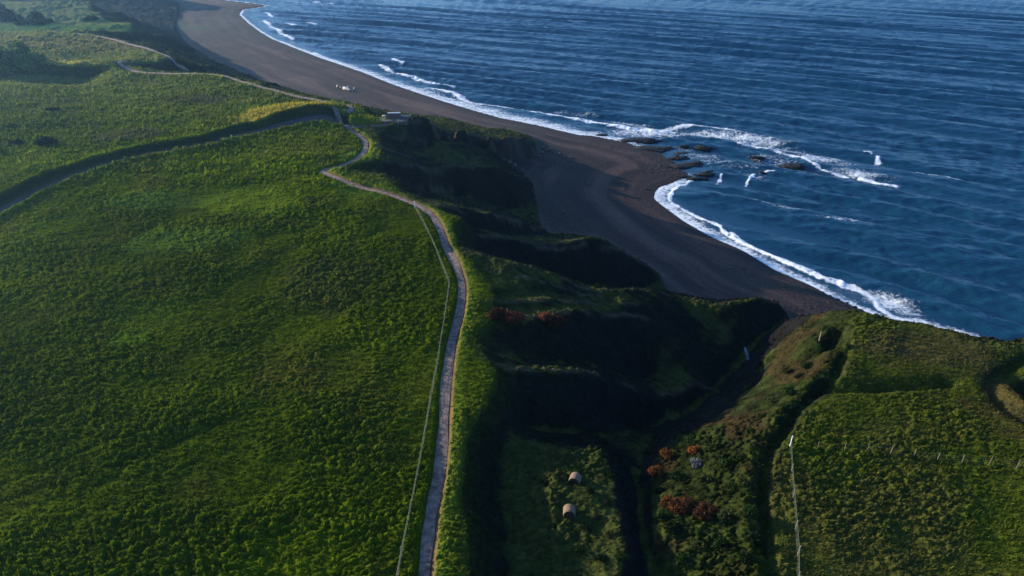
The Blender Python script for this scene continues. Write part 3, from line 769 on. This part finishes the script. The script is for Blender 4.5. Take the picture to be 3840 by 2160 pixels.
bp = nw.nodes.new("ShaderNodeBump"); bp.inputs["Distance"].default_value = .18; bp.inputs["Strength"].default_value = 1
nw.links.new(t1.outputs[0], bp.inputs["Height"]); nw.links.new(bp.outputs[0], bw.inputs["Normal"])
fa = nw.nodes.new("ShaderNodeAttribute"); fa.attribute_name = "foam"
t2 = noise_node(nw, 1.3, 8, .75, tc.outputs["Object"])
t3 = noise_node(nw, .35, 4, .6, mp.outputs[0])
ad = nw.nodes.new("ShaderNodeMath"); ad.operation = 'ADD'; nw.links.new(fa.outputs["Fac"], ad.inputs[0])
s1 = nw.nodes.new("ShaderNodeMath"); s1.operation = 'MULTIPLY_ADD'; s1.inputs[1].default_value = 1.5; s1.inputs[2].default_value = -.75
nw.links.new(t2.outputs[0], s1.inputs[0]); nw.links.new(s1.outputs[0], ad.inputs[1])
s2 = nw.nodes.new("ShaderNodeMath"); s2.operation = 'MULTIPLY_ADD'; s2.inputs[1].default_value = .6; s2.inputs[2].default_value = -.3
nw.links.new(t3.outputs[0], s2.inputs[0])
ad2 = nw.nodes.new("ShaderNodeMath"); ad2.operation = 'ADD'; nw.links.new(ad.outputs[0], ad2.inputs[0]); nw.links.new(s2.outputs[0], ad2.inputs[1])
mr = nw.nodes.new("ShaderNodeMapRange"); mr.interpolation_type = 'SMOOTHSTEP'
mr.inputs[1].default_value = .40; mr.inputs[2].default_value = .88
nw.links.new(ad2.outputs[0], mr.inputs[0])
df = nw.nodes.new("ShaderNodeBsdfDiffuse"); df.inputs[0].default_value = (.78, .82, .86, 1)
ms = nw.nodes.new("ShaderNodeMixShader")
nw.links.new(mr.outputs[0], ms.inputs[0]); nw.links.new(bw.outputs[0], ms.inputs[1]); nw.links.new(df.outputs[0], ms.inputs[2])
nw.links.new(ms.outputs[0], nw.nodes["Material Output"].inputs["Surface"])
tag(mesh_np("water", np.c_[wxx, wyy, wz], inv.reshape(seaF.shape), mw, None, {"foam": foam}), kind="structure")

# ---------------------------------------------------------------- footpaths
mpth, npth, bpth = mat("trodden path")
tcp = npth.nodes.new("ShaderNodeTexCoord")
ta = noise_node(npth, 1.7, 6, .7, tcp.outputs["Object"]); tb = noise_node(npth, 6, 4, .6, tcp.outputs["Object"])
ra = npth.nodes.new("ShaderNodeValToRGB"); e = ra.color_ramp.elements
e[0].position = .36; e[0].color = (.085, .052, .040, 1); e[1].position = .66; e[1].color = (.34, .23, .18, 1)
npth.links.new(ta.outputs[0], ra.inputs[0]); npth.links.new(ra.outputs[0], bpth.inputs["Base Color"])
bpth.inputs["Roughness"].default_value = .75; bpth.inputs["Specular IOR Level"].default_value = .35
bb = npth.nodes.new("ShaderNodeBump"); bb.inputs["Distance"].default_value = .03
npth.links.new(tb.outputs[0], bb.inputs["Height"]); npth.links.new(bb.outputs[0], bpth.inputs["Normal"])
def ribbon(name, pl, hw, up, material, nacross=4, hwf=None):
    q = resample(pl, .45)
    t = np.gradient(q[:, :2], axis=0); t /= np.linalg.norm(t, axis=1)[:, None] + 1e-9
    s = np.linspace(-1, 1, nacross + 1)
    wv = hw * (.85 + .4 * (vnoise(np.arange(len(q)) / 5.0, np.zeros(len(q)), 5)))
    x = q[:, 0][:, None] - t[:, 1][:, None] * s * wv[:, None]; y = q[:, 1][:, None] + t[:, 0][:, None] * s * wv[:, None]
    fx, fy = x.ravel(), y.ravel()
    z = rough_height(fx, fy) + up - .03 * np.tile(np.abs(s), len(q)) ** 2
    n = nacross + 1
    i = np.arange((len(q) - 1) * n).reshape(-1, n)[:, :-1].ravel()
    return mesh_np(name, np.c_[fx, fy, z], np.c_[i, i + 1, i + n + 1, i + n], material)
for nm, pl, hw, up in (("path", PATH, .52, -.06), ("path", PATH2, .55, .10), ("path", PATH3, .7, .12), ("path", PATH4, .45, -.06)):
    tag(ribbon(nm, pl, hw, up, mpth), kind="structure")
tag(ribbon("road", LANE, .95, .04, simple_mat("lane earth", (.085, .072, .068), .9, .3, 1.5)), kind="structure")
M_STREAM = simple_mat("trickle", (.12, .14, .18), .2, .6, 5, .5)
q = rough_height(np.array([0.0]), np.array([0.0]))
tag(ribbon("stream", PL([(2790, 1318, -18), (2798, 1340, -17.8), (2802, 1366, -17.5)]), .25, .25, M_STREAM), kind="structure")

def H1(x, y):
    return float(hgrid(np.array([float(x)]), np.array([float(y)]))[0])
def G(px, py, z=-1.0):
    """where the line of sight (px, py) meets the ground"""
    u = (px - 1920) / FOC; v = (1080 - py) / FOC
    d = np.array([u, _c + v * _s, -_s + v * _c]); d /= np.hypot(d[0], d[1])
    t = np.arange(25, 700, .25); h = CAMH + d[2] * t
    g = hgrid(d[0] * t, d[1] * t)
    k = np.argmax(h < g)
    return (d[0] * t[k], d[1] * t[k], float(g[k]))

# ---------------------------------------------------------------- small object helpers
def bm_obj(name, bm, material, parent=None, loc=None, smooth=True):
    me = bpy.data.meshes.new(name); bm.to_mesh(me); bm.free()
    for p in me.polygons: p.use_smooth = smooth
    me.materials.append(material)
    o = bpy.data.objects.new(name, me); link(o)
    if parent: o.parent = parent
    if loc is not None: o.location = loc
    return o

def empty(name, loc, rz=0.0):
    o = bpy.data.objects.new(name, None); o.empty_display_size = .3
    o.location = loc; o.rotation_euler = (0, 0, rz); return link(o)

def tube(bm, pts, rad, seg=6):
    pts = [Vector(p) for p in pts]; rings = []
    for i, p in enumerate(pts):
        d = (pts[min(i + 1, len(pts) - 1)] - pts[max(i - 1, 0)]).normalized()
        a = d.orthogonal().normalized(); b = d.cross(a)
        r = rad[i] if isinstance(rad, (list, tuple)) else rad
        rings.append([bm.verts.new(p + (a * math.cos(6.2832 * k / seg) + b * math.sin(6.2832 * k / seg)) * r) for k in range(seg)])
    for i in range(len(rings) - 1):
        for k in range(seg):
            bm.faces.new((rings[i][k], rings[i][(k + 1) % seg], rings[i + 1][(k + 1) % seg], rings[i + 1][k]))
    bm.faces.new(rings[0][::-1]); bm.faces.new(rings[-1])

def box(bm, cx, cy, cz, sx_, sy_, sz_, rz=0):
    c, s = math.cos(rz), math.sin(rz)
    v = []
    for dz in (-.5, .5):
        for dx, dy in ((-.5, -.5), (.5, -.5), (.5, .5), (-.5, .5)):
            a, b = dx * sx_, dy * sy_
            v.append(bm.verts.new((cx + a * c - b * s, cy + a * s + b * c, cz + dz * sz_)))
    for f in ((3, 2, 1, 0), (4, 5, 6, 7), (0, 1, 5, 4), (1, 2, 6, 5), (2, 3, 7, 6), (3, 0, 4, 7)):
        bm.faces.new([v[k] for k in f])

# ---------------------------------------------------------------- fences
M_WOOD = simple_mat("weathered post", (.20, .16, .12), .8, .3, 8)
M_WIRE = simple_mat("pale wire", (.16, .18, .11), .5, .15, 2, .5)
M_WHITE = simple_mat("white post paint", (.75, .74, .70), .6, .1, 4)
def fence(pts, label, z0, spacing=2.5, h=1.15, wr=.018, white_first=False, postr=.055, wires=(1.08, .72, .36), toprad=None):
    pl = resample(np.array([G(*p) if p[1] < 2180 else P(p[0], p[1], z0) for p in pts]), spacing, False)
    q = [pl[0]]
    for p in pl[1:]:
        if np.linalg.norm(p[:2] - q[-1][:2]) > spacing * .8: q.append(p)
    g = [(p[0], p[1], H1(p[0], p[1])) for p in q]
    o0 = Vector(g[0])
    root = empty("wire_fence", o0)
    for i, p in enumerate(g):
        bm = bmesh.new()
        lean = (random.uniform(-.06, .06), random.uniform(-.06, .06))
        r = postr * random.uniform(.85, 1.15) * (1.25 if i == 0 and white_first else 1)
        hh = h * random.uniform(.94, 1.08) * (1.25 if i == 0 and white_first else 1)
        b = Vector(p) - o0
        tube(bm, [b + Vector((0, 0, -.3)), b + Vector((lean[0] * .5, lean[1] * .5, hh * .5)), b + Vector((lean[0], lean[1], hh))], [r, r, r * .9], 6)
        bm_obj("post", bm, M_WHITE if i == 0 and white_first else M_WOOD, root, smooth=False)
    for k, hz in enumerate(wires):
        bm = bmesh.new(); pts3 = []
        for i, p in enumerate(g):
            pts3.append(Vector(p) - o0 + Vector((0, 0, hz)))
            if i < len(g) - 1:
                n_ = g[i + 1]; pts3.append((Vector(p) + Vector(n_)) / 2 - o0 + Vector((0, 0, hz - .05)))
        tube(bm, pts3, (toprad or wr) if k == 0 else wr, 4)
        bm_obj("wire", bm, M_WIRE, root)
    tag(root, label, "fence")
    return root
fence([(1556, 782), (1590, 850), (1640, 960), (1686, 1075), (1676, 1160), (1660, 1260), (1640, 1380), (1618, 1500), (1596, 1640), (1570, 1790), (1542, 1930), (1510, 2090), (1490, 2190), (1470, 2330)],
      "post and wire fence left of the footpath, white post at its far end", 0, 2.6, 1.15, .012, True, .05, (1.08, .72, .36), .015)
fence([(2958, 1690), (2963, 1780), (2970, 1880), (2978, 2000), (2985, 2100), (2990, 2180), (2998, 2300)],
      "pale wire fence running toward the viewer down the right field", -1.5, 2.4, 1.5, .012, True, .05, (1.2, .8, .4), .017)
fence([(3062, 1690), (3163, 1698), (3245, 1707), (3333, 1716), (3420, 1727), (3510, 1735), (3603, 1745), (3700, 1756), (3805, 1767), (3900, 1777), (4000, 1788)],
      "row of thin brown posts crossing the right field", -1.5, 2.35, 1.35, .006, False, .042, (1.1, .6), None)
def post_thing(px, py, z, h, r, label, m=None):
    q = G(px, py, z); g = q[2]
    bm = bmesh.new(); tube(bm, [(0, 0, -.3), (0, 0, h * .96), (0, 0, h)], [r, r, r * .6], 8)
    o = bm_obj("marker_post", bm, m or M_WOOD, None, (q[0], q[1], g), False)
    return tag(o, label, "post")
post_thing(3071, 1282, -3.6, 1.5, .11, "pale short marker post on the grassy tip of the right headland")

# ---------------------------------------------------------------- bales
M_STRAW = simple_mat("straw wrap", (.20, .135, .09), .85, .25, 14, .1, .04)
M_STRAWEND_SHADE = simple_mat("bale end shade", (.045, .032, .022), .9, .4, 20, .1, .05)  # end faces coloured dark to look shaded
def bale(px, py, z, label, rz, r=.56, ln=.9, tilt=0):
    q = G(px, py, z); g = q[2]
    root = empty("hay_bale", (q[0], q[1], g), rz)
    bm = bmesh.new(); seg, nl = 36, 10; rings = []
    for j in range(nl + 1):
        y = (j / nl - .5) * ln; e = abs(j / nl - .5) * 2
        rr = r * (1 - .10 * max(0, (e - .75) / .25) ** 2)
        rings.append([bm.verts.new((rr * math.cos(6.2832 * k / seg) * (1 + .015 * math.sin(k * 5 + j * 2.1)), y, r * .93 + rr * (math.sin(6.2832 * k / seg) * (.96 if math.sin(6.2832 * k / seg) < 0 else 1)) * (1 + .02 * math.sin(k * 3.3 + j)))) for k in range(seg)])
    for j in range(nl):
        for k in range(seg):
            bm.faces.new((rings[j][k], rings[j][(k + 1) % seg], rings[j + 1][(k + 1) % seg], rings[j + 1][k]))
    bm_obj("roll", bm, M_STRAW, root)
    for s in (-1, 1):
        bm = bmesh.new(); prev = None; cs = []
        for j in range(9):
            rr = r * .9 * (1 - j / 9); yy = s * (ln * .5 + .012 * (j % 2) - .0)
            cs.append([bm.verts.new((rr * math.cos(6.2832 * k / seg), yy, r * .93 + rr * math.sin(6.2832 * k / seg))) for k in range(seg)])
        for j in range(8):
            for k in range(seg):
                f = (cs[j][k], cs[j][(k + 1) % seg], cs[j + 1][(k + 1) % seg], cs[j + 1][k])
                bm.faces.new(f if s > 0 else f[::-1])
        bm.faces.new(cs[-1])
        bm_obj("end_face", bm, M_STRAWEND_SHADE, root)
    return tag(root, label, "hay bale", "round bales on the valley terrace")
bale(2156, 1812, -3.3, "pinkish round straw bale farther up the terrace, half sunk in dark grass", math.radians(-20))
bale(2133, 1942, -3.3, "paler cream round straw bale nearer the bottom of the terrace", math.radians(-4))

# ---------------------------------------------------------------- shrubs
def leaf_mesh(cx, cy, cz, rx, ry, rz, n, size, col, r, dark=.45):
    """leaf sprays through the volume of a few overlapping lobes"""
    nl = max(4, int(7)); lobes = []
    for k in range(nl):
        a = r.random() * 6.283; q = r.random() ** .6 * .62
        lobes.append((cx + math.cos(a) * rx * q, cy + math.sin(a) * ry * q, cz + rz * (.45 + .4 * r.random() * (1 - q)), .33 + .27 * r.random()))
    li = r.integers(0, nl, n); L = np.array(lobes)[li]
    d = r.normal(size=(n, 3)); d /= np.linalg.norm(d, axis=1)[:, None]
    rad = (.62 + .42 * r.random(n)) * L[:, 3]
    c = np.c_[L[:, 0] + d[:, 0] * rad * rx, L[:, 1] + d[:, 1] * rad * ry, L[:, 2] + d[:, 2] * rad * rz * 1.1]
    c[:, 2] = np.maximum(c[:, 2], cz + .03)
    u = r.normal(size=(n, 3)); u /= np.linalg.norm(u, axis=1)[:, None]
    w = np.cross(d + .6 * r.normal(size=(n, 3)), u); w /= np.linalg.norm(w, axis=1)[:, None] + 1e-9
    s = size * (.5 + r.random(n))[:, None]
    v = np.stack([c - u * s, c + w * s * .6, c + u * s, c - w * s * .6], 1).reshape(-1, 3)
    f = np.arange(4 * n).reshape(-1, 4)
    j = (.65 + .7 * r.random(n))[:, None]
    cc = np.repeat(np.array(col)[None, :] * .8 * j * (1 + .25 * (r.random((n, 3)) - .5)), 4, 0)
    return v, f, cc
M_LEAF = attr_mat("shrub leaves", scale=2, lo=.8, hi=1.2, bumpd=0, transl=.25)
M_STEM = simple_mat("shrub stems", (.12, .09, .07), .9, .3, 6)
SHR = {}
def shrub(px, py, z, rx, rh, col, label, group=None, name="shrub", n=1400, size=.13, stems=5, stemcol=None, cat="shrub"):
    q = G(px, py, z); g = q[2]
    r = np.random.default_rng(int(px * 7 + py))
    root = empty(name, (q[0], q[1], g))
    v, f, c = leaf_mesh(0, 0, -.05, rx, rx * (.75 + .2 * r.random()), rh, n, size, col, r)
    mesh_np("foliage", v, f, M_LEAF, c, smooth=False, parent=root)
    bm = bmesh.new()
    for k in range(stems):
        a = r.random() * 6.283; e = .5 + .3 * r.random()
        p1 = Vector((math.cos(a) * rx * .25, math.sin(a) * rx * .25, rh * .4)); p2 = Vector((math.cos(a) * rx * e, math.sin(a) * rx * e, rh * (.75 + .2 * r.random())))
        tube(bm, [(0, 0, -.1), p1, p2], [.05 * rh, .035 * rh, .012 * rh], 5)
    bm_obj("stems", bm, stemcol or M_STEM, root)
    return tag(root, label, cat, group)
RUST = (.075, .030, .014); GRN = (.022, .045, .010); DKG = (.014, .028, .009)
shrub(1862, 1196, -1.2, 1.5, 1.3, RUST, "rust red bush nearest the footpath on the gully brow", "rust coloured bushes")
shrub(1905, 1212, -2.0, 2.4, 1.3, (.12, .04, .025), "wide dark rust bush beside the one nearest the footpath", "rust coloured bushes", n=2000)
shrub(2040, 1210, -4.4, 1.1, 1.1, (.18, .06, .03), "small rust bush in the middle of the gully brow", "rust coloured bushes")
shrub(2085, 1222, -5.4, 1.4, 1.1, RUST, "rust bush farthest out on the gully brow", "rust coloured bushes")
shrub(2460, 1780, -4.6, 1.0, .8, (.16, .06, .02), "low orange rust bush at the ravine edge", "rust coloured bushes", size=.10)
shrub(2505, 1720, -5.0, 1.1, .9, (.17, .075, .02), "orange flecked bush above the ravine", "rust coloured bushes", size=.10)
shrub(2610, 1700, -4.3, 1.0, .8, (.24, .085, .025), "bright orange bush behind the grey twiggy one", "rust coloured bushes", size=.10)
shrub(2560, 1915, -3.6, 1.5, 1.0, (.11, .045, .02), "broad rust bush on the right ravine bank", "rust coloured bushes", n=2200, size=.10)
shrub(2500, 1900, -3.9, .9, .9, (.17, .075, .02), "orange tipped bush left of the broad rust one", "rust coloured bushes", size=.10)
shrub(2640, 1930, -3.4, 1.2, .9, (.085, .038, .02), "dull red bush right of the broad rust one", "rust coloured bushes", size=.10)
M_PALE = simple_mat("bleached twigs", (.22, .23, .24), .8, .3, 8)
shrub(2600, 1752, -4.2, .85, .9, (.16, .17, .18), "pale grey leafless twiggy bush among rust bushes", None, "twiggy_bush", 900, .07, 14, M_PALE)
shrub(3281, 1992, -1.5, .30, .35, (.75, .40, .02), "tiny bright orange yellow flowering bush alone in the right field", None, "flowering_bush", 260, .06, 3)
hb = [(2470, 1850), (2540, 1800), (2640, 1810), (2700, 1760), (2700, 1690), (2740, 1850), (2720, 1950), (2590, 1660), (2780, 1740), (2810, 1640), (2790, 1820), (2800, 1920), (2820, 2040), (2700, 2060), (2620, 2060), (2560, 2120), (2790, 2120), (2860, 1580), (2900, 1520), (2960, 1480), (3000, 1420), (3030, 1380), (2950, 1400), (3060, 1330), (2520, 1990), (2480, 1950)]
hb_l = ["just right of the ravine mouth of rust bushes", "between rust bushes and ravine"]
for i, (a, b) in enumerate(hb):
    zz0 = -4.2 + (a - 2450) / 400 * 2.2 if b > 1650 else -4
    tone = (DKG, GRN, (.06, .075, .02), (.03, .062, .012))[i % 4]
    shrub(a, b, zz0, .75 + .5 * ((i * 37) % 10) / 10, .6 + .5 * ((i * 53) % 10) / 10, tone,
          "%s scrub bush, %s up from the photo's bottom on the ravine's right bank" % (("dark green", "green", "olive", "bright green")[i % 4], ORD[sorted(range(len(hb)), key=lambda k: -hb[k][1]).index(i)]), "green scrub bushes on the ravine's right bank", n=650, size=.10, stems=3)
ts = [(2120, 1760), (2220, 1740), (2290, 1790), (2210, 1850), (2280, 1900), (2080, 1990), (2200, 1990), (2300, 2010), (2170, 2070), (2260, 2110), (2090, 2120), (2330, 2100), (2050, 1820), (2240, 1950)]
for i, (a, b) in enumerate(ts):
    shrub(a, b, -2.2, .5 + .35 * ((i * 37) % 10) / 10, .35 + .3 * ((i * 53) % 10) / 10, (DKG, (.05, .045, .018), GRN)[i % 3],
          "%s scrub tussock on the bale terrace, %s up from the photo's bottom" % (("dark", "brownish", "green")[i % 3], ORD[sorted(range(len(ts)), key=lambda k: -ts[k][1]).index(i)]), "scrub on the bale terrace", n=420, size=.08, stems=3)
# wooded hollow at the far left
tr = [(8, 232, 3.2, 3.6), (30, 246, 2.8, 3.0), (55, 228, 3.4, 3.8), (75, 215, 3.0, 4.4), (92, 212, 2.6, 3.6), (60, 205, 2.6, 3.0), (100, 226, 2.6, 3.0), (30, 215, 2.6, 3.0), (120, 235, 2.8, 2.8), (135, 246, 2.2, 2.4), (62, 258, 2.6, 2.6), (20, 262, 2.4, 2.4), (90, 250, 2.8, 2.8), (48, 193, 1.8, 2.4), (150, 232, 2.0, 2.2), (0, 205, 2.6, 3.0), (10, 285, 2.4, 2.0), (120, 262, 2.2, 2.2), (40, 275, 2.4, 2.2)]
tl = ["dark green bushy tree in the wooded hollow at the far left of the fields"]
for i, (a, b, w, h) in enumerate(tr):
    shrub(a, b + 6, 0, w, h, ((.10, .17, .05), (.05, .10, .035), (.15, .22, .07))[i % 3], "rounded green bush in the wooded hollow, %s from the photo's left edge" % ORD[sorted(range(len(tr)), key=lambda k: tr[k][0]).index(i)], "bushes in the wooded hollow", "bush", 1100, .38, 5, cat="bush")
for a, b, w, h, l in ((12, 66, 3.5, 5.0, "tall dark tree at the left end of the far field hedge"), (8, 80, 4, 3.2, "low dark bush under the tall dark tree of the far hedge"), (38, 75, 3.6, 3.6, "middle dark bush of the far field hedge"), (62, 82, 3.6, 2.4, "flat dark bush right of the middle one in the far hedge"), (138, 82, 2.8, 3.2, "isolated dark bush in the far field hedge"), (165, 88, 4.0, 1.8, "wide low dark bush at the right end of the far hedge"), (345, 80, 3.4, 1.6, "flat dark bush near the far cliff edge"), (145, 97, 3.6, 1.6, "low green bush on the strip below the far hedge"), (95, 93, 3.6, 1.4, "low bush left of the other on the green strip")):
    shrub(a, b, 0, w, h, (.022, .034, .026), l, "dark bushes of the far hedge", "bush", 900, .35, 4, cat="bush")
for a, b, w, h, l in ((178, 545, 2.6, 1.5, "large dark bush alone in the middle field above the sunken lane"), (60, 545, 1.8, 1.0, "low dark bush left of the large one in the middle field"), (200, 420, 1.8, .9, "small dark bush higher up the middle field")):
    shrub(a, b, 0, w, h, (.020, .036, .02), l, "dark bushes in the middle field", "bush", 1100, .2, 4, cat="bush")

# ---------------------------------------------------------------- rocks
M_ROCK = simple_mat("wet rock", (.006, .0055, .006), .85, .5, 1.5, .3, .08)
M_BOULD = simple_mat("boulder", (.12, .09, .08), .85, .35, 2.0, .2, .05)
def rock(x, y, z, rx, ry, rz, rot, material, name, label, cat, group, seed, flat=1.0):
    bm = bmesh.new(); bmesh.ops.create_icosphere(bm, subdivisions=4, radius=1)
    r = random.Random(seed); ph = [r.random() * 40 for _ in range(6)]
    co = np.array([v.co[:] for v in bm.verts])
    f = 1 + .7 * (fbm(co[:, 0] * 2.2 + ph[0], co[:, 1] * 1.6 + co[:, 2] + ph[1], seed, 4) - .5) + 1.0 * (fbm(co[:, 0] * 7 + ph[2], co[:, 1] * 4 + ph[3] + co[:, 2] * 3, seed + 3, 3) - .5)
    for v, k in zip(bm.verts, f):
        c = v.co * k
        zc = c.z if flat >= 1 else math.copysign(abs(c.z) ** flat, c.z)
        v.co = Vector((c.x * rx, c.y * ry, zc * rz))
    o = bm_obj(name, bm, material, None, (x, y, z), True)
    o.rotation_euler = (0, 0, rot)
    return tag(o, label, cat, group)
RK = [(2401, 526, 130, 17, 0, "longest flat black ledge nearest the surf off the sand point"), (2494, 513, 65, 9, 0, "ragged black ledge just right of the longest one"), (2438, 559, 150, 22, .02, "second long black ledge down from the surf"),
      (2559, 579, 60, 15, .1, "mottled dark rock between the flat ledges and open water"), (2545, 594, 95, 11, .05, "narrow dark ledge above the big tilted one"), (2575, 620, 170, 19, .16, "big tilted black ledge pointing out to sea"),
      (2565, 549, 34, 7, 0, "small black rock in open water right of the second ledge"), (2640, 551, 54, 16, 0, "lumpy black rock standing in the shallows"), (2688, 554, 32, 6, 0, "thin black rock right of the lumpy one"),
      (2640, 655, 66, 12, .05, "low black rock below the tilted ledge"), (2612, 671, 78, 11, 0, "lowest black ledge by the small white breaker"), (2655, 646, 45, 7, .1, "thin dark rock above the lowest ledges"),
      (2742, 618, 32, 9, .05, "small lone rock out in the shallows"), (2615, 517, 115, 4, 0, "thin dark line of rock awash behind the surf"), (2699, 488, 14, 8, 0, "small round rock with foam breaking on it"),
      (2972, 624, 80, 18, 0, "broad dark patch of rock awash beside the long breaker"), (2860, 648, 44, 8, 0, "narrow rock awash between two small breakers"), (2992, 532, 28, 8, 0, "small black rock in the outer foam"), (2565, 664, 50, 6, 0, "flat weedy rock at the tip of the sand point"), (2480, 632, 90, 10, .1, "dark ledge buried in the pebbles of the point"), (2838, 591, 50, 7, 0, "thin rock awash in the middle of the reef"), (2255, 507, 40, 5, 0, "small dark rock at the surf's edge left of the ledges")]
for i, (a, b, w, h, rot, lab) in enumerate(RK):
    q = P(a, b, SEA); dz = q[1] * _c + (CAMH - SEA) * _s; ppm = FOC / dz; th = math.atan2(CAMH - SEA, q[1])
    rx = w / 2 / ppm * 1.1; ry = max(h / 2 / ppm / math.sin(th) * 1.1, .6)
    rock(q[0], q[1], SEA + .0, rx, ry, .30, rot * 2.2, M_ROCK, "rock_ledge", lab, "rock", "black rocks off the sand point", 20 + i)
bl = [(2115, 799, .45), (2528, 1108, .5), (2545, 1102, .35), (2560, 1112, .3), (2590, 1108, .4), (2610, 1116, .3), (2575, 1098, .3), (2035, 556, .8), (2050, 566, .6), (2062, 562, .7), (2028, 575, .9), (2085, 580, .6), (2100, 578, .5), (2075, 572, .5), (2120, 590, .5), (2020, 585, .6), (1910, 612, .8), (1930, 622, .7), (1960, 640, .6), (1890, 606, .6), (2140, 592, .4), (2490, 712, .35), (2420, 710, .35), (2340, 710, .3)]
for i, (a, b, s) in enumerate(bl):
    q = G(a, b); g = q[2]
    rock(q[0], q[1], g + s * .2, s, s * .8, s * .65, i, M_BOULD, "boulder", "grey brown boulder at the cliff foot, %s from the photo's left" % ORD[sorted(range(len(bl)), key=lambda k: bl[k][0]).index(i)] if i else "lone pale boulder in the shaded middle of the beach", "boulder", "boulders at the foot of the cliffs", 60 + i)
# driftwood
M_DRIFT = simple_mat("bleached driftwood", (.38, .36, .34), .7, .12, 3)
def log(p, q, rad, label):
    a = G(*p); b = G(*q); za = H1(a[0], a[1]) + rad * .9; zb = H1(b[0], b[1]) + rad * .9
    o0 = Vector((a[0], a[1], za)); d = Vector((b[0], b[1], zb)) - o0
    bm = bmesh.new(); side = Vector((-d.y, d.x, 0)).normalized()
    tube(bm, [(0, 0, 0), d * .3 + side * .12, d * .6 - side * .1 + Vector((0, 0, .05)), d], [rad * 1.5, rad * 1.1, rad, rad * .5], 10)
    tube(bm, [d * .45, d * .55 + side * .5 + Vector((0, 0, .35)), d * .6 + side * .9 + Vector((0, 0, .5))], [rad * .6, rad * .4, rad * .15], 6)
    return tag(bm_obj("driftwood_log", bm, M_DRIFT, None, o0), label, "driftwood", "bleached logs on the upper beach")
log((1266, 328, -20), (1287, 335, -20), .42, "stout white driftwood log, inland one of the pair on the beach")
log((1290, 335, -20), (1324, 345, -20), .46, "longer white driftwood log with a stub branch, seaward one of the pair")
log((1303, 330, -20.3), (1312, 330, -20.3), .26, "short grey driftwood piece just behind the longer white log")
log((1327, 334, -20.6), (1333, 334, -20.6), .22, "smallest grey driftwood piece, nearest the sea")

# ---------------------------------------------------------------- roofless brick enclosure on the brow
M_BRICK = simple_mat("old brick", (.20, .11, .10), .85, .4, 3, .1, .03)
M_CONC = simple_mat("weathered concrete", (.15, .125, .12), .85, .3, 2.0)
M_COPE = simple_mat("white coping", (.50, .50, .48), .6, .06, 2)
M_GREY = simple_mat("grey coping", (.34, .33, .28), .8, .2, 2)
c0 = P(1478, 458, -.4); g0 = min(H1(c0[0], c0[1]), 0)
print('encl ground', g0)
sc_ = (c0[1] * _c + (CAMH) * _s) / FOC                      # metres per bearing unit there
def EX(px): return (px - 1478) * sc_
root = empty("brick_enclosure", (c0[0], c0[1], g0))
bm = bmesh.new()
for i in range(9):                                          # masonry piers of the front terrace
    px = 1447 + i * 9.4
    box(bm, EX(px), -.2 + .25 * math.sin(i), -.1, 6.2 * sc_, .8, .8)
bm_obj("terrace_pier", bm, M_CONC, root, smooth=False)
bm = bmesh.new(); box(bm, EX(1475), 1.1, .12, 100 * sc_, 2.6, .5); box(bm, EX(1430), .9, .0, 26 * sc_, 2.0, .4)
bm_obj("terrace_slab", bm, M_CONC, root, smooth=False)
bm = bmesh.new(); box(bm, EX(1474), 2.4, .85, 52 * sc_, .35, 1.1, .05); box(bm, EX(1443), 1.9, .6, 8 * sc_, .35, .7, .7); box(bm, EX(1514), 1.9, .55, 30 * sc_, .35, .7, -.42)
bm_obj("brick_wall", bm, M_BRICK, root, smooth=False)
bm = bmesh.new(); box(bm, EX(1474), 2.4, 1.49, 48 * sc_, .55, .2, .05); bm_obj("coping", bm, M_COPE, root, smooth=False)
bm = bmesh.new(); box(bm, EX(1436), 1.75, 1.05, 11 * sc_, .5, .2, .55); bm_obj("coping", bm, M_COPE, root, smooth=False)
bm = bmesh.new(); box(bm, EX(1514), 1.9, 1.0, 31 * sc_, .5, .2, -.42); bm_obj("coping", bm, M_GREY, root, smooth=False)
tag(root, "low roofless brick enclosure with a bright white top edge on the brow above the beach", "brick enclosure")
post_thing(1542, 447, -1, 1.2, .3, "stubby pale concrete post right of the brick enclosure", M_CONC)

# ---------------------------------------------------------------- haze
hm = bpy.data.materials.new("haze"); hm.use_nodes = True
hn = hm.node_tree; hn.nodes.clear()
ho = hn.nodes.new("ShaderNodeOutputMaterial"); hv = hn.nodes.new("ShaderNodeVolumePrincipled")
hv.inputs["Color"].default_value = (.30, .60, 1.0, 1); hv.inputs["Density"].default_value = .0002; hv.inputs["Anisotropy"].default_value = .75
hn.links.new(hv.outputs[0], ho.inputs["Volume"])
bm = bmesh.new(); box(bm, 0, 1150, 16, 5200, 2700, 87)
hz = bm_obj("haze", bm, hm, None, smooth=False)
tag(hz, "thin blue sea haze over the whole coast", "haze", kind="stuff")
print("objects", len(bpy.data.objects), "verts", len(gx))
